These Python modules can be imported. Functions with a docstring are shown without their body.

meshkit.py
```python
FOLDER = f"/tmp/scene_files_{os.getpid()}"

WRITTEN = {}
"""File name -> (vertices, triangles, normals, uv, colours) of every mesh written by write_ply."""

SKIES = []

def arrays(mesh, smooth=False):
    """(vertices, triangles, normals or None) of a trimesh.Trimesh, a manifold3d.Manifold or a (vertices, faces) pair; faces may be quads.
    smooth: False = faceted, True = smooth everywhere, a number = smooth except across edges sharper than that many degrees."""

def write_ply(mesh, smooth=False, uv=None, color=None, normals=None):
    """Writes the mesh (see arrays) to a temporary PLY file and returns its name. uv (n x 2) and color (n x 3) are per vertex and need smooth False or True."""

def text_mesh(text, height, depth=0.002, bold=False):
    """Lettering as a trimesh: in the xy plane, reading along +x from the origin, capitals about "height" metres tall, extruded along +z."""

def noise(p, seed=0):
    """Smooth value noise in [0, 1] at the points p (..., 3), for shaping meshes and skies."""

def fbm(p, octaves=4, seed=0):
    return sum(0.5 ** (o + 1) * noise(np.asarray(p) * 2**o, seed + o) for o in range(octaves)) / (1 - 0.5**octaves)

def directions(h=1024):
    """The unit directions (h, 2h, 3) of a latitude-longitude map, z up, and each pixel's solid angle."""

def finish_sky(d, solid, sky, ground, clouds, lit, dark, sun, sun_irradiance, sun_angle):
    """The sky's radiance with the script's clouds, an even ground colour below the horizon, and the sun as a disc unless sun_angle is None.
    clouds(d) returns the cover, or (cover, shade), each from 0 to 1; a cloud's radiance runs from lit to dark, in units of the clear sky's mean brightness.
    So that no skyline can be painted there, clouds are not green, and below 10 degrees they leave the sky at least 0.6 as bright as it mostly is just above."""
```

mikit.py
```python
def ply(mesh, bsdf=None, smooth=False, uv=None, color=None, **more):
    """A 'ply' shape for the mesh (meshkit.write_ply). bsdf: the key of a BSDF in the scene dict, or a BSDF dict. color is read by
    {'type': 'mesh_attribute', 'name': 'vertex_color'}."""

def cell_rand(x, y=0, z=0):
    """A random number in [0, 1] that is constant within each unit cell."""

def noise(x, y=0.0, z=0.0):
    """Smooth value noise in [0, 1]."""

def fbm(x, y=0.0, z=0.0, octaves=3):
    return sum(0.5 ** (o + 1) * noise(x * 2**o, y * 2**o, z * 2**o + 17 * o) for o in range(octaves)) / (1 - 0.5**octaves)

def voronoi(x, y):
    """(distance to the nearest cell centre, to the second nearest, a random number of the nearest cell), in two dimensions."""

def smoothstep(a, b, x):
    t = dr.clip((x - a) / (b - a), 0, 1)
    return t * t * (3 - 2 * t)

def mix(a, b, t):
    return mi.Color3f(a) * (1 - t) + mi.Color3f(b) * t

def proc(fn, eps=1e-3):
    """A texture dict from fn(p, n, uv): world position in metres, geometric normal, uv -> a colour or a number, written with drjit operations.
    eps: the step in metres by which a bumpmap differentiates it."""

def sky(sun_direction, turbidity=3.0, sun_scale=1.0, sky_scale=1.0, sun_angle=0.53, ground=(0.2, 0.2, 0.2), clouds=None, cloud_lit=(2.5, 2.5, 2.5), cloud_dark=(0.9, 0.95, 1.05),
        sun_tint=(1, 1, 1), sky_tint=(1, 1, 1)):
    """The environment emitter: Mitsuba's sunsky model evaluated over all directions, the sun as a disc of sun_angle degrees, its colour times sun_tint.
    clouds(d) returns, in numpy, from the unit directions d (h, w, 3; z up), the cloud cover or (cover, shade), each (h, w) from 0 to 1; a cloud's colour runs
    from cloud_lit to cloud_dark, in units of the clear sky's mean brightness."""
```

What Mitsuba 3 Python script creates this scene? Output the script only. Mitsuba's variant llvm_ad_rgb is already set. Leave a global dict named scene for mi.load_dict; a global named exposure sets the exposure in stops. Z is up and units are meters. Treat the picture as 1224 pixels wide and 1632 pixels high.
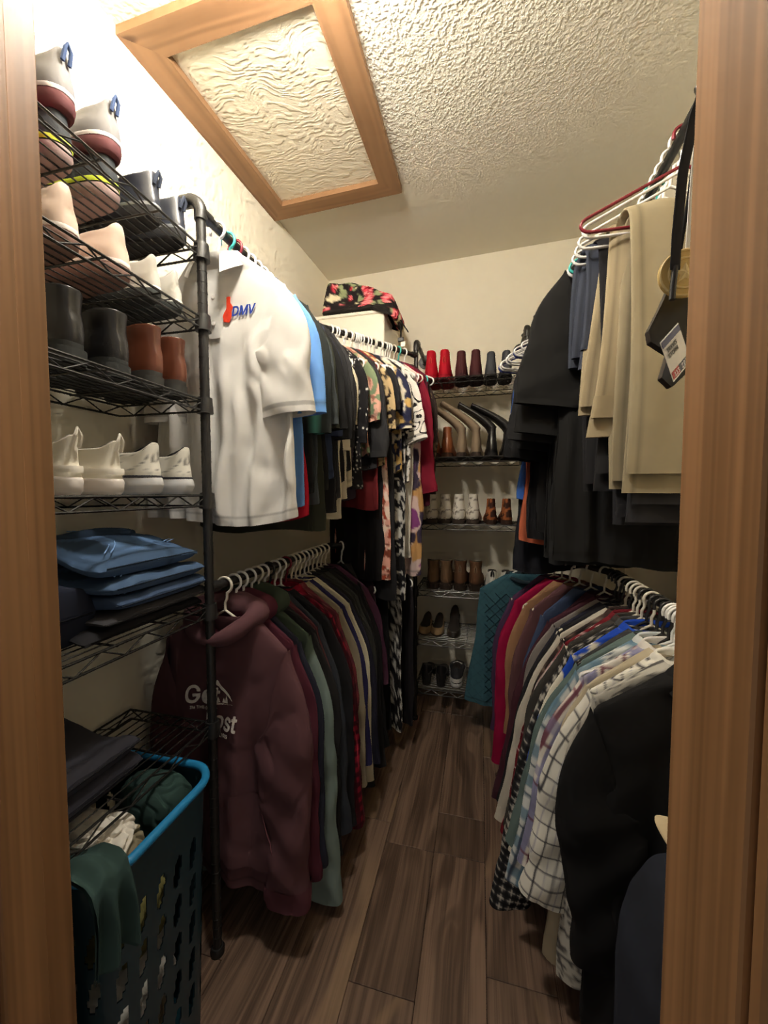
import math, random
import numpy as np, trimesh, mitsuba as mi, mikit, meshkit
import drjit as dr
from scipy.spatial import cKDTree
from mikit import noise, fbm, smoothstep, mix, cell_rand, voronoi
T = mi.ScalarTransform4f
scene, labels = {}, {}
rng = np.random.default_rng(7)
random.seed(7)

# ------------------------------------------------------------------ camera, light, exposure
F = 613.0
PITCH, YAW, EYE = math.radians(2.9), math.radians(14.0), 1.2
fwd = [-math.sin(YAW) * math.cos(PITCH), math.cos(YAW) * math.cos(PITCH), -math.sin(PITCH)]
scene['camera'] = {'type': 'perspective', 'fov': math.degrees(2 * math.atan(612 / F)), 'fov_axis': 'x', 'near_clip': .02,
                   'to_world': T().look_at(origin=[0, 0, EYE], target=[fwd[0], fwd[1], EYE + fwd[2]], up=[0, 0, 1])}
LAMP_AT, LAMP_R, LAMP_RGB = (-.36, .64, 2.26), .07, (172., 161., 142.)
scene['room_beyond_door'] = {'type': 'constant', 'radiance': {'type': 'rgb', 'value': [.20, .185, .165]}}
exposure = 0.55

# ------------------------------------------------------------------ helpers
def S(*c):
    c = np.asarray(c[0] if len(c) == 1 else c, float) / 255.
    return np.where(c < .04045, c / 12.92, ((c + .055) / 1.055) ** 2.4)
def rgb(*c): return {'type': 'rgb', 'value': [float(x) for x in S(*c)]}
def L3(*c): return [float(x) for x in S(*c)]
def sm(a, b, x):
    t = np.clip((np.asarray(x, float) - a) / (b - a), 0, 1); return t * t * (3 - 2 * t)
def number(name):
    k, n = name, 0
    while k in used:
        n += 1; k = f'{name}_{n:03d}'
    used.add(k); return k
used = set()
def thing(name, label, cat, group=None):
    k = number(name); labels[k] = {'label': label, 'category': cat}
    if group: labels[k]['group'] = group
    return k
def struct(name, kind='structure'):
    used.add(name); labels[name] = {'kind': kind}; return name
class M:
    """a growing mesh with vertex colours"""
    def __init__(s): s.v, s.f, s.c, s.n = [], [], [], 0
    def add(s, v, f, c=(200, 200, 200)):
        v = np.asarray(v, float); f = np.asarray(f, int)
        if f.shape[1] == 4: f = np.vstack([f[:, [0, 1, 2]], f[:, [0, 2, 3]]])
        c = np.asarray(c, float)
        c = np.tile(S(c), (len(v), 1)) if c.ndim == 1 else S(c)
        s.v.append(v); s.f.append(f + s.n); s.c.append(c); s.n += len(v); return s
    def tm(s, m, c=(200, 200, 200)): return s.add(m.vertices, m.faces, c)
    def box(s, lo, hi, c=(200, 200, 200), ch=0.0):
        lo, hi = np.minimum(lo, hi), np.maximum(lo, hi); ext = np.subtract(hi, lo)
        if ch:
            pts = []
            for sx in (-1, 1):
                for sy in (-1, 1):
                    for sz in (-1, 1):
                        q = np.array([sx, sy, sz]) * ext / 2
                        for k in range(3):
                            e = np.full(3, ch); e[k] = 0; pts.append(q - np.array([sx, sy, sz]) * e)
            m = trimesh.Trimesh(pts).convex_hull
        else: m = trimesh.creation.box(ext)
        m.apply_translation((np.asarray(lo) + hi) / 2); return s.tm(m, c)
    def tube(s, pts, r, n=6, c=(200, 200, 200), closed=False, cap=True):
        p = np.asarray(pts, float); k = len(p)
        t = np.roll(p, -1, 0) - np.roll(p, 1, 0) if closed else np.gradient(p, axis=0)
        t /= np.linalg.norm(t, axis=1, keepdims=True) + 1e-12
        a = np.array([0, 0, 1.]) if abs(t[0][2]) < .9 else np.array([1., 0, 0])
        N = np.cross(t[0], a); N /= np.linalg.norm(N); V = []
        rr = np.broadcast_to(r, (k,))
        for i in range(k):
            N = N - t[i] * (N @ t[i]); N /= np.linalg.norm(N); B = np.cross(t[i], N)
            an = np.arange(n) * 2 * math.pi / n
            V.append(p[i] + rr[i] * (np.cos(an)[:, None] * N + np.sin(an)[:, None] * B))
        R = np.array(V); return s.rings(R, c, wrap=closed, cap=cap and not closed)
    def rings(s, R, c=(200, 200, 200), wrap=False, cap=False, loop=True):
        m, n = R.shape[:2]; i = np.arange(m if wrap else m - 1)[:, None]; j = np.arange(n if loop else n - 1)[None]
        i2, j2 = (i + 1) % m, (j + 1) % n
        f = np.stack([i * n + j, i * n + j2, i2 * n + j2, i2 * n + j], -1).reshape(-1, 4)
        c = np.asarray(c, float)
        if c.ndim == 3: c = c.reshape(-1, 3)
        s.add(R.reshape(-1, 3), f, c)
        if cap:
            cc = c if c.ndim == 1 else None
            for row, rev in ((0, 1), (m - 1, 0)):
                v = np.vstack([R[row], R[row].mean(0)]); k = np.arange(n)
                g = np.stack([k, (k + 1) % n, np.full(n, n)], 1)
                s.add(v, g[:, ::-1] if rev else g, cc if cc is not None else np.vstack([c.reshape(m, n, 3)[row], c.reshape(m, n, 3)[row].mean(0)]))
        return s
    def place(s, pos, ang=0, tilt=None):
        ca, sa = math.cos(ang), math.sin(ang); A = np.array([[ca, -sa, 0], [sa, ca, 0], [0, 0, 1.]])
        if tilt is not None: A = A @ tilt
        s.v = [v @ A.T + np.asarray(pos, float) for v in s.v]; return s
    def put(s, key, bsdf, smooth=True):
        v, f, c = np.vstack(s.v), np.vstack(s.f), np.vstack(s.c)
        used.add(key)
        if smooth is True or smooth is False:
            if smooth is False: v, c, f = v[f.ravel()], c[f.ravel()], np.arange(len(f) * 3).reshape(-1, 3)
            scene[key] = mikit.ply((v, f), bsdf, smooth=smooth, color=c)
        else:
            v2, f2, n2 = meshkit.arrays((v, f), smooth)
            if (c == c[0]).all(): c2 = np.tile(c[0], (len(v2), 1))
            else: c2 = c[cKDTree(v).query(v2)[1]]
            scene[key] = {'type': 'ply', 'filename': meshkit.write_ply((v2, f2), False, None, c2, normals=n2), 'face_normals': False, 'bsdf': {'type': 'ref', 'id': bsdf}}
        return key
def part(root, name): return number(f'{root}__{name}')
def rot(axis, deg):
    return trimesh.transformations.rotation_matrix(math.radians(deg), axis)[:3, :3]

# ------------------------------------------------------------------ materials
VC = {'type': 'mesh_attribute', 'name': 'vertex_color'}
def prin(col, rough, **k): return {'type': 'twosided', 'bsdf': {'type': 'principled', 'base_color': col, 'roughness': rough, **k}}
scene['m_cloth'] = prin(VC, .9, specular=.15)
scene['m_leather'] = prin(VC, .33, specular=.5)
scene['m_suede'] = prin(VC, .75, specular=.2)
scene['m_plastic'] = prin(VC, .38, specular=.5)
scene['m_pipe'] = prin(rgb(16, 16, 17), .45, specular=.5)
scene['m_wire'] = prin(rgb(16, 16, 16), .35, specular=.6)
scene['m_metal'] = prin(VC, .3, metallic=1.0)
def wall_bump(p, n, uv):
    x = p.x * (1 - dr.abs(n.x)) + p.y * dr.abs(n.x); y = p.z
    a = fbm(x * 55, y * 55, 3.1, 2); b = noise(x * 130, y * 130, 1.7)
    return .0035 * smoothstep(.42, .72, a) + .0006 * b
scene['m_wall'] = {'type': 'twosided', 'bsdf': {'type': 'bumpmap', 'arbitrary': mikit.proc(wall_bump, eps=.0015), 'scale': 1.0,
                   'bsdf': {'type': 'principled', 'base_color': rgb(230, 223, 204), 'roughness': .7, 'specular': .25}}}
def ceil_bump(p, n, uv):
    a = fbm(p.x * 150, p.y * 150, .3, 2); b = noise(p.x * 300, p.y * 300, 5.7)
    return .0028 * smoothstep(.40, .70, a) + .001 * b
scene['m_ceiling'] = {'type': 'twosided', 'bsdf': {'type': 'bumpmap', 'arbitrary': mikit.proc(ceil_bump, eps=.0015), 'scale': 1.0,
                   'bsdf': {'type': 'principled', 'base_color': rgb(216, 210, 194), 'roughness': .8, 'specular': .2}}}
def panel_bump(p, n, uv):
    w = fbm(p.x * 9, p.y * 9, 0., 2)
    a = noise((p.x + .05 * w) * 60, (p.y + .12 * w) * 160, 0.)
    return .0018 * smoothstep(.45, .75, a)
scene['m_panel'] = {'type': 'twosided', 'bsdf': {'type': 'bumpmap', 'arbitrary': mikit.proc(panel_bump, eps=.0015), 'scale': 1.0,
                   'bsdf': {'type': 'principled', 'base_color': rgb(214, 204, 182), 'roughness': .55, 'specular': .3}}}
def jamb_col(p, n, uv):
    a = p.x * 1.3 + p.y * 1.0
    w = fbm(a * 9, p.z * .7, 2.0, 2)
    g = noise(a * 75 + w * 5, p.z * .9, .5)
    g2 = noise(a * 260, p.z * 2.5, 3.)
    c = mix(L3(112, 80, 51), L3(146, 107, 72), smoothstep(.2, .8, g * .75 + g2 * .25))
    dark = smoothstep(.70, .85, noise(a * 34 + w * 3, p.z * .5, 9.))
    return mix(c, L3(90, 60, 36), dark * .5)
scene['m_jamb'] = prin(mikit.proc(jamb_col), .45, specular=.35)
def pine_col(p, n, uv):
    lon = dr.select(uv.x > .5, p.y, p.x); lat = dr.select(uv.x > .5, p.x, p.y)
    w = fbm(lat * 8, lon * 2, 4., 2)
    g = noise(lat * 90 + w * 6, lon * 3, .5)
    c = mix(L3(114, 84, 58), L3(150, 114, 82), smoothstep(.2, .8, g * .6 + w * .4))
    d, _, r = voronoi(lat * 9, lon * 4.2)
    knot = (1 - smoothstep(.05, .16, d)) * dr.select(r > .5, 1., 0.)
    return mix(c, L3(70, 42, 26), knot * .8)
scene['m_pine'] = prin(mikit.proc(pine_col), .5, specular=.3)
def floor_col(p, n, uv):
    col = dr.floor((p.x + .135) / .165); rr = cell_rand(col + 40, dr.floor(uv.y * 100 + .5), 3.)
    x, y = p.x + rr * 7.3, p.y + rr * 31
    w = fbm(x * 7, y * 1.6, 1., 3)
    g = noise(x * 48 + w * 14, y * 1.5, 2.); g2 = noise(x * 170 + w * 10, y * 5, 6.)
    c = mix(L3(72, 56, 47), L3(124, 101, 86), smoothstep(.15, .85, g * .45 + g2 * .35 + .2 * noise(x * 420 + w * 6, y * 9, 8.)))
    c = c * (.90 + .20 * rr)
    st = smoothstep(.74, .9, noise(x * 22 + w * 9, y * 1.1, 12.)); c = mix(c, L3(152, 126, 98), st * .42)
    dk = smoothstep(.66, .85, noise(x * 26 + w * 9, y * 1.0, 22.)); c = mix(c, L3(50, 38, 32), dk * .5)
    return c
scene['m_floor'] = prin(mikit.proc(floor_col), .38, specular=.4)
scene['m_dark'] = prin(rgb(30, 22, 18), .7)
scene['m_lamp_base'] = prin(rgb(220, 220, 215), .4)

# ------------------------------------------------------------------ the room
WL, WR, WB, WF = -.925, .76, 2.30, .41          # left, right, back walls; closet side of the front wall
def zc(x, y): return 2.51 + .075 * (y - 2.3) + .03 * (x + .92)
def slab(key, lo, hi, bsdf, smooth=False, ch=0.): M().box(lo, hi, ch=ch).put(key, bsdf, smooth)
slab(struct('wall_left'), (WL - .1, .28, -.02), (WL, WB + .1, 2.75), 'm_wall')
slab(struct('wall_right'), (WR, .28, -.02), (WR + .1, WB + .1, 2.75), 'm_wall')
slab(struct('wall_back'), (WL, WB, -.02), (WR, WB + .1, 2.75), 'm_wall')
DL, DR, DH = -.58, .18, 2.05                        # door opening
slab(struct('wall_front'), (WL, .295, -.02), (DL - .02, WF, 2.45), 'm_wall')
slab(struct('wall_front_right'), (DR + .02, .30, -.02), (WR, WF, 2.45), 'm_wall')
slab(struct('wall_front_top'), (DL - .02, .30, DH + .02), (DR + .02, WF, 2.45), 'm_wall')
cv = [(x, y, zc(x, y) + dz) for dz in (0, .06) for x, y in ((WL - .05, .2), (WR + .05, .2), (WR + .05, WB + .05), (WL - .05, WB + .05))]
M().add(cv, [(0, 1, 2, 3), (7, 6, 5, 4), (0, 4, 5, 1), (1, 5, 6, 2), (2, 6, 7, 3), (3, 7, 4, 0)]).put(struct('ceiling'), 'm_ceiling', False)
# door frame
t1 = struct('trim_1')
slab('trim_1__jamb', (DL - .02, .30, 0), (DL, WF + .004, DH), 'm_jamb', ch=.002)
slab('trim_1__stop', (DL, .322, 0), (DL + .011, .372, DH), 'm_jamb', ch=.002)
t2 = struct('trim_2')
slab('trim_2__jamb', (DR, .305, 0), (DR + .02, WF + .004, DH), 'm_jamb', ch=.002)
t3 = struct('trim_3')
slab('trim_3__head', (DL - .02, .30, DH), (DR + .02, WF + .004, DH + .02), 'm_jamb', ch=.002)
slab('trim_1__casing', (DL - .075, .282, 0), (DL - .004, .2995, DH + .07), 'm_jamb', ch=.004)
slab('trim_2__casing', (DR + .004, .287, 0), (DR + .075, .3045, DH + .07), 'm_jamb', ch=.004)
# floor: single planks with small gaps over a dark base
struct('floor')
slab('floor__underlay', (WL, -.6, -.03), (WR, WB, -.0085), 'm_dark')
joints = {-1: [.84, 1.23, 2.057], 0: [.22, 1.232, 1.395, 2.056], -2: [.6, 1.31, 2.2], 1: [.93, 1.75], -3: [.35, 1.5], -4: [.8, 1.9], -5: [1.2], 2: [.5, 1.6], 3: [1.1], 4: [.7, 2.0], 5: [1.3]}
for col, js in joints.items():
    x0 = -.135 + col * .165; x1 = min(x0 + .165, WR); x0 = max(x0, WL)
    if x1 - x0 < .01: continue
    ys = [-.6] + js + [WB]
    for a, b in zip(ys[:-1], ys[1:]):
        m = M().box((x0 + .0005, a + .0006, -.008), (x1 - .0005, b - .0006, 0), ch=.0012)
        v, f = np.vstack(m.v), np.vstack(m.f); v, f = v[f.ravel()], np.arange(f.size).reshape(-1, 3)
        k = number('floor__plank'); scene[k] = mikit.ply((v, f), 'm_floor', uv=np.full((len(v), 2), rng.random()))
# attic hatch
ht = thing('attic_hatch', 'attic access hatch in the ceiling with knotty pine frame and textured white panel', 'hatch')
HX0, HX1, HY0, HY1, FW = -.925, -.333, .853, 1.648, .082
def ceil_prism(key, quad, z0, z1, bsdf, uvx):
    v = [(x, y, zc(x, y) + z) for z in (z0, z1) for x, y in quad]
    f = np.array([(0, 1, 2, 3), (7, 6, 5, 4), (0, 4, 5, 1), (1, 5, 6, 2), (2, 6, 7, 3), (3, 7, 4, 0)])
    v = np.array(v)[f.ravel()]; f = np.arange(24).reshape(6, 4)
    used.add(key); scene[key] = mikit.ply((v, f), bsdf, uv=np.tile([uvx, 0.], (24, 1)))
o, i_ = [(HX0, HY0), (HX1, HY0), (HX1, HY1), (HX0, HY1)], [(HX0 + FW, HY0 + FW), (HX1 - FW, HY0 + FW), (HX1 - FW, HY1 - FW), (HX0 + FW, HY1 - FW)]
for k in range(4):
    l = (k + 1) % 4
    ceil_prism(part(ht, 'frame_board'), [o[k], o[l], i_[l], i_[k]], -.024, .0, 'm_pine', float(k % 2))
ceil_prism(part(ht, 'panel'), i_, -.004, -.001, 'm_panel', 0.)
# ceiling lamp just inside the door (above the picture)
lp = thing('ceiling_lamp', 'round glowing ceiling lamp just inside the closet door', 'lamp')
zl = zc(*LAMP_AT[:2])
b = trimesh.creation.revolve([(0, 0), (.085, 0), (.08, -.02), (.03, -.03), (.012, -.035), (.012, -.07), (0, -.07)], sections=32); b.apply_translation((LAMP_AT[0], LAMP_AT[1], zl + .004))
scene[part(lp, 'base')] = mikit.ply(b, 'm_lamp_base', smooth=30)
g = trimesh.creation.icosphere(3, LAMP_R); g.apply_translation(LAMP_AT)
k = part(lp, 'globe'); scene[k] = mikit.ply(g, 'm_lamp_base', smooth=True); scene[k]['emitter'] = {'type': 'area', 'radiance': {'type': 'rgb', 'value': list(LAMP_RGB)}}

# ------------------------------------------------------------------ pipe racks with wire shelves
PR = .011
def pole(root, x, y, top, wall=None, foot=True):
    m = M(); m.tube([(x, y, .012), (x, y, top - .03)], PR, 12)
    for z in np.arange(.05, top - .1, .025): m.tube([(x, y, z - .0012), (x, y, z + .0012)], PR + .0008, 12)
    m.put(part(root, 'pole'), 'm_pipe', 40)
    if foot:
        f = trimesh.creation.revolve([(0, 0), (.017, 0), (.018, .012), (.014, .02), (0, .02)], sections=16); f.apply_translation((x, y, 0)); M().tm(f).put(part(root, 'foot'), 'm_pipe', 40)
    if wall:
        dx, dy, ln = wall; m = M(); an = np.linspace(0, math.pi / 2, 7); r = .03
        el = [(x + dx * r * (1 - math.cos(a)), y + dy * r * (1 - math.cos(a)), top - r + r * math.sin(a)) for a in an]
        m.tube([(x, y, top - .05)] + el + [(x + dx * .05, y + dy * .05, top)], PR + .0035, 12)
        m.tube([(x + dx * .045, y + dy * .045, top), (x + dx * (ln - .002), y + dy * (ln - .002), top)], PR, 12); m.put(part(root, 'elbow_arm'), 'm_pipe', 40)
        m = M(); m.tube([(x + dx * (ln - .009), y + dy * (ln - .009), top), (x + dx * (ln - .0005), y + dy * (ln - .0005), top)], .038, 20)
        m.tube([(x + dx * (ln - .022), y + dy * (ln - .022), top), (x + dx * (ln - .008), y + dy * (ln - .008), top)], .019, 14); m.put(part(root, 'wall_flange'), 'm_pipe', 40)
def shelf(root, x0, x1, y0, y1, z, along, collars=()):
    """z = top of the wires; along = direction of the closely set wires"""
    sh = part(root, 'shelf'); m = M(); H = .028; R = .0026
    loop = [(x0, y0), (x1, y0), (x1, y1), (x0, y1), (x0, y0)]
    for a, b in zip(loop[:-1], loop[1:]):
        a, b = np.array(a), np.array(b)
        for zz in (z - R, z - H): m.tube([(*a, zz), (*b, zz)], R, 6)
        n = max(2, int(round(np.linalg.norm(b - a) / .045)) // 2 * 2)
        zig = [(*(a + (b - a) * k / n), z - R if k % 2 == 0 else z - H) for k in range(n + 1)]
        m.tube(zig, .0019, 5)
    m.put(sh, 'm_wire', 40)
    g = M()
    if along == 'y':
        for x in np.linspace(x0, x1, int((x1 - x0) / .023) + 1)[1:-1]: g.tube([(x, y0, z - .0012), (x, y1, z - .0012)], .0016, 5)
        for y in np.linspace(y0, y1, 4)[1:-1]: g.tube([(x0, y, z - .005), (x1, y, z - .005)], .0024, 5)
    else:
        for y in np.linspace(y0, y1, int((y1 - y0) / .023) + 1)[1:-1]: g.tube([(x0, y, z - .0012), (x1, y, z - .0012)], .0016, 5)
        for x in np.linspace(x0, x1, max(3, int((x1 - x0) / .2)))[1:-1]: g.tube([(x, y0, z - .005), (x, y1, z - .005)], .0024, 5)
    g.put(number(sh + '__wire_grid'), 'm_wire', 40)
    for cx, cy in collars: M().tube([(cx, cy, z - .034), (cx, cy, z - .02), (cx, cy, z + .004)], [.019, .0185, .0165], 12).put(number(sh + '__collar'), 'm_pipe', 40)
LX, LY = -.65, .812
lr = thing('pipe_shelf_rack', 'black pipe rack with six wire shelves of shoes and folded jeans beside the doorway', 'shelf rack')
pole(lr, LX, LY, 1.893, (-1, 0, LX - WL))
pole(lr, LX, .435, 1.893, (-1, 0, LX - WL))
LZ = (1.785, 1.62, 1.425, 1.195, .92, .62)
for z in LZ: shelf(lr, -.905, LX, .435, LY, z, 'y', ((LX, LY), (LX, .435)))
RX0, RX1, RY = -.322, .208, 1.965
rr_ = thing('pipe_shelf_rack', 'black pipe rack with wire shelves of boots standing against the back wall', 'shelf rack')
pole(rr_, RX0, RY, 1.965, (0, 1, WB - RY)); pole(rr_, RX1, RY, 1.985, (0, 1, WB - RY))
RZ = (1.775, 1.38, 1.04, .694, .434, .172)
for k, z in enumerate(RZ): shelf(rr_, -.9 if k == 0 else RX0, .72 if k == 0 else RX1, RY, 2.27, z, 'x', ((RX0, RY), (RX1, RY)))
def rod(label, pts, zs=None):
    r = thing('clothes_rod', label, 'clothes rod'); m = M()
    p = [np.array(q, float) for q in pts]
    for a, b in zip(p[:-1], p[1:]): m.tube([a, b], PR, 14)
    m.put(part(r, 'pipe'), 'm_pipe', 40)
    for a in p[1:-1]: 
        s = trimesh.creation.icosphere(2, PR + .004); s.apply_translation(a); M().tm(s).put(part(r, 'elbow'), 'm_pipe')
    for a, b in ((p[0], p[1]), (p[-1], p[-2])):
        d = (b - a) / np.linalg.norm(b - a); M().tube([a, a + d * .03], PR + .0035, 14).put(part(r, 'tee'), 'm_pipe', 40)
    return p
ZLU, ZLL = 1.862, .962
LU = rod('black pipe rod carrying the polos and dresses along the left wall', [(LX, LY, ZLU), (LX, 1.47, ZLU + .012), (RX0, RY, ZLU + .03)])
LL = rod('black pipe rod carrying the hoodies and sweaters low along the left wall', [(LX, LY, ZLL), (LX, 1.60, ZLL), (RX0, RY, ZLL)])
RU = rod('black pipe rod carrying trousers and black shirts high on the right', [(.44, WF + .005, 2.05), (.44, 1.46, 2.0), (RX1, RY, 1.90)])
RL = rod('black pipe rod carrying flannel shirts and jackets low on the right', [(.44, WF + .005, .925), (.44, 1.46, .925), (RX1, RY, .925)])
def on_rod(P, y=None, s=None):
    """point on the rod and the angle of what hangs there"""
    if y is not None: a, b = P[0], P[1]; q = a + (b - a) * (y - a[1]) / (b[1] - a[1]); d = b - a
    else: a, b = P[1], P[2]; q = a + (b - a) * s; d = b - a
    return q, math.atan2(d[1], d[0]) - math.pi / 2


# ------------------------------------------------------------------ patterns (colour of the cloth itself; arguments in metres on the cloth)
def hsh(*a):
    h = np.zeros(np.shape(a[0]), np.int64)
    for k, x in enumerate(a): h = h + np.floor(np.asarray(x)).astype(np.int64) * (374761393, 668265263, 2147483647)[k % 3]
    h &= 0xFFFFFFFF; h = ((h ^ (h >> 13)) * 1274126177) & 0xFFFFFFFF
    return ((h ^ (h >> 16)) & 0xFFFFFF) / 16777215.
def nz(u, v, s=1., seed=0, o=2):
    return meshkit.fbm(np.stack([np.asarray(u) * s, np.asarray(v) * s, np.full(np.shape(u), seed * 3.7)], -1), o, seed)
def blend(c, d, t): t = np.asarray(t)[..., None]; return c * (1 - t) + np.asarray(d, float) * t
def plain(col, var=.05, sc=30):
    def f(u, v): return np.asarray(col, float) * (1 - var + 2 * var * nz(u, v, sc, 3))[..., None]
    return f
def plaid(base, stripes):
    """stripes: (axis, period, offset, width, colour, strength)"""
    def f(u, v):
        c = np.ones(np.shape(u) + (3,)) * np.asarray(base, float)
        for ax, per, off, w, col, st in stripes:
            x = (u if ax == 0 else v) - off; d = np.abs((x / per) % 1 - .5) * per
            c = blend(c, col, st * (1 - sm(w / 2 - .0012, w / 2 + .0012, np.abs(per / 2 - d))))
        return c
    return f
def dots(base, col, sc, r, keep=.7, dash=False):
    def f(u, v):
        c = np.ones(np.shape(u) + (3,)) * np.asarray(base, float); a, b = u * sc, v * sc; t = np.zeros(np.shape(u))
        for i in (-1, 0, 1):
            for j in (-1, 0, 1):
                x, y = np.floor(a) + i, np.floor(b) + j; k = hsh(x, y, x * 0 + 9)
                dx, dy = a - x - .2 - .6 * hsh(x, y, x * 0 + 1), b - y - .2 - .6 * hsh(x, y, x * 0 + 2)
                if dash: an = k * 40; dx, dy = dx * np.cos(an) + dy * np.sin(an), (dy * np.cos(an) - dx * np.sin(an)) * np.where(k > .45, 2.2, 1)
                t = np.maximum(t, (k < keep) * (1 - sm(r * .8, r * 1.15, np.hypot(dx, dy))))
        return blend(c, col, t)
    return f
def blobs(base, cols, sc, th=.56, st=1.):
    def f(u, v):
        c = np.ones(np.shape(u) + (3,)) * np.asarray(base, float); w = 1.6 / sc
        u, v = u + w * (nz(u, v, sc * .9, 31) - .5) + .31 * v, v + w * (nz(u, v, sc * .9, 37) - .5) - .31 * u
        for k, col in enumerate(cols): c = blend(c, col, sm(th, th + .03, nz(u * st, v, sc, 11 + k * 5)))
        return c
    return f
def lines(base, col, sc, w=.06):
    def f(u, v):
        c = np.ones(np.shape(u) + (3,)) * np.asarray(base, float); n = nz(u + .4 * v, v - .4 * u, sc, 21, 2)
        return blend(c, col, 1 - sm(w * .6, w, np.abs((n * 5) % 1 - .5)))
    return f

# ------------------------------------------------------------------ hangers
HANG = {}
HCOL = dict(white=(236, 234, 228), cream=(222, 214, 196), teal=(60, 168, 160), navy=(46, 54, 110), maroon=(112, 24, 40), black=(28, 28, 30), lilac=(150, 150, 190))
def hanger_mesh(col, wide=.205):
    m = M(); r = .0038
    an = np.linspace(math.radians(200), math.radians(-72), 15); R = .021
    hook = [(R * math.cos(a), 0, .069 + R * math.sin(a)) for a in an]
    hook += [(.006, 0, .034), (0, 0, .022), (0, 0, 0)]
    m.tube(hook, r, 7, HCOL[col])
    def rnd(p, q, s, k=4):                                  # rounded corner p-q-s
        p, q, s = map(np.array, (p, q, s)); a = q + (p - q) / np.linalg.norm(p - q) * .018; b = q + (s - q) / np.linalg.norm(s - q) * .018
        return [tuple((1 - t) ** 2 * a + 2 * t * (1 - t) * q + t * t * b) for t in np.linspace(0, 1, k)]
    A = (0, 0, .002)
    tri = [A] + rnd(A, (wide + .002, 0, -.096), (wide - .006, 0, -.118)) + rnd((wide + .006, 0, -.092), (wide - .008, 0, -.121), (0, 0, -.118)) + \
        rnd((0, 0, -.118), (-wide + .008, 0, -.121), (-wide - .006, 0, -.092)) + rnd((-wide + .006, 0, -.118), (-wide - .002, 0, -.096), A)
    m.tube(tri, r, 7, HCOL[col], closed=True); return m
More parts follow.
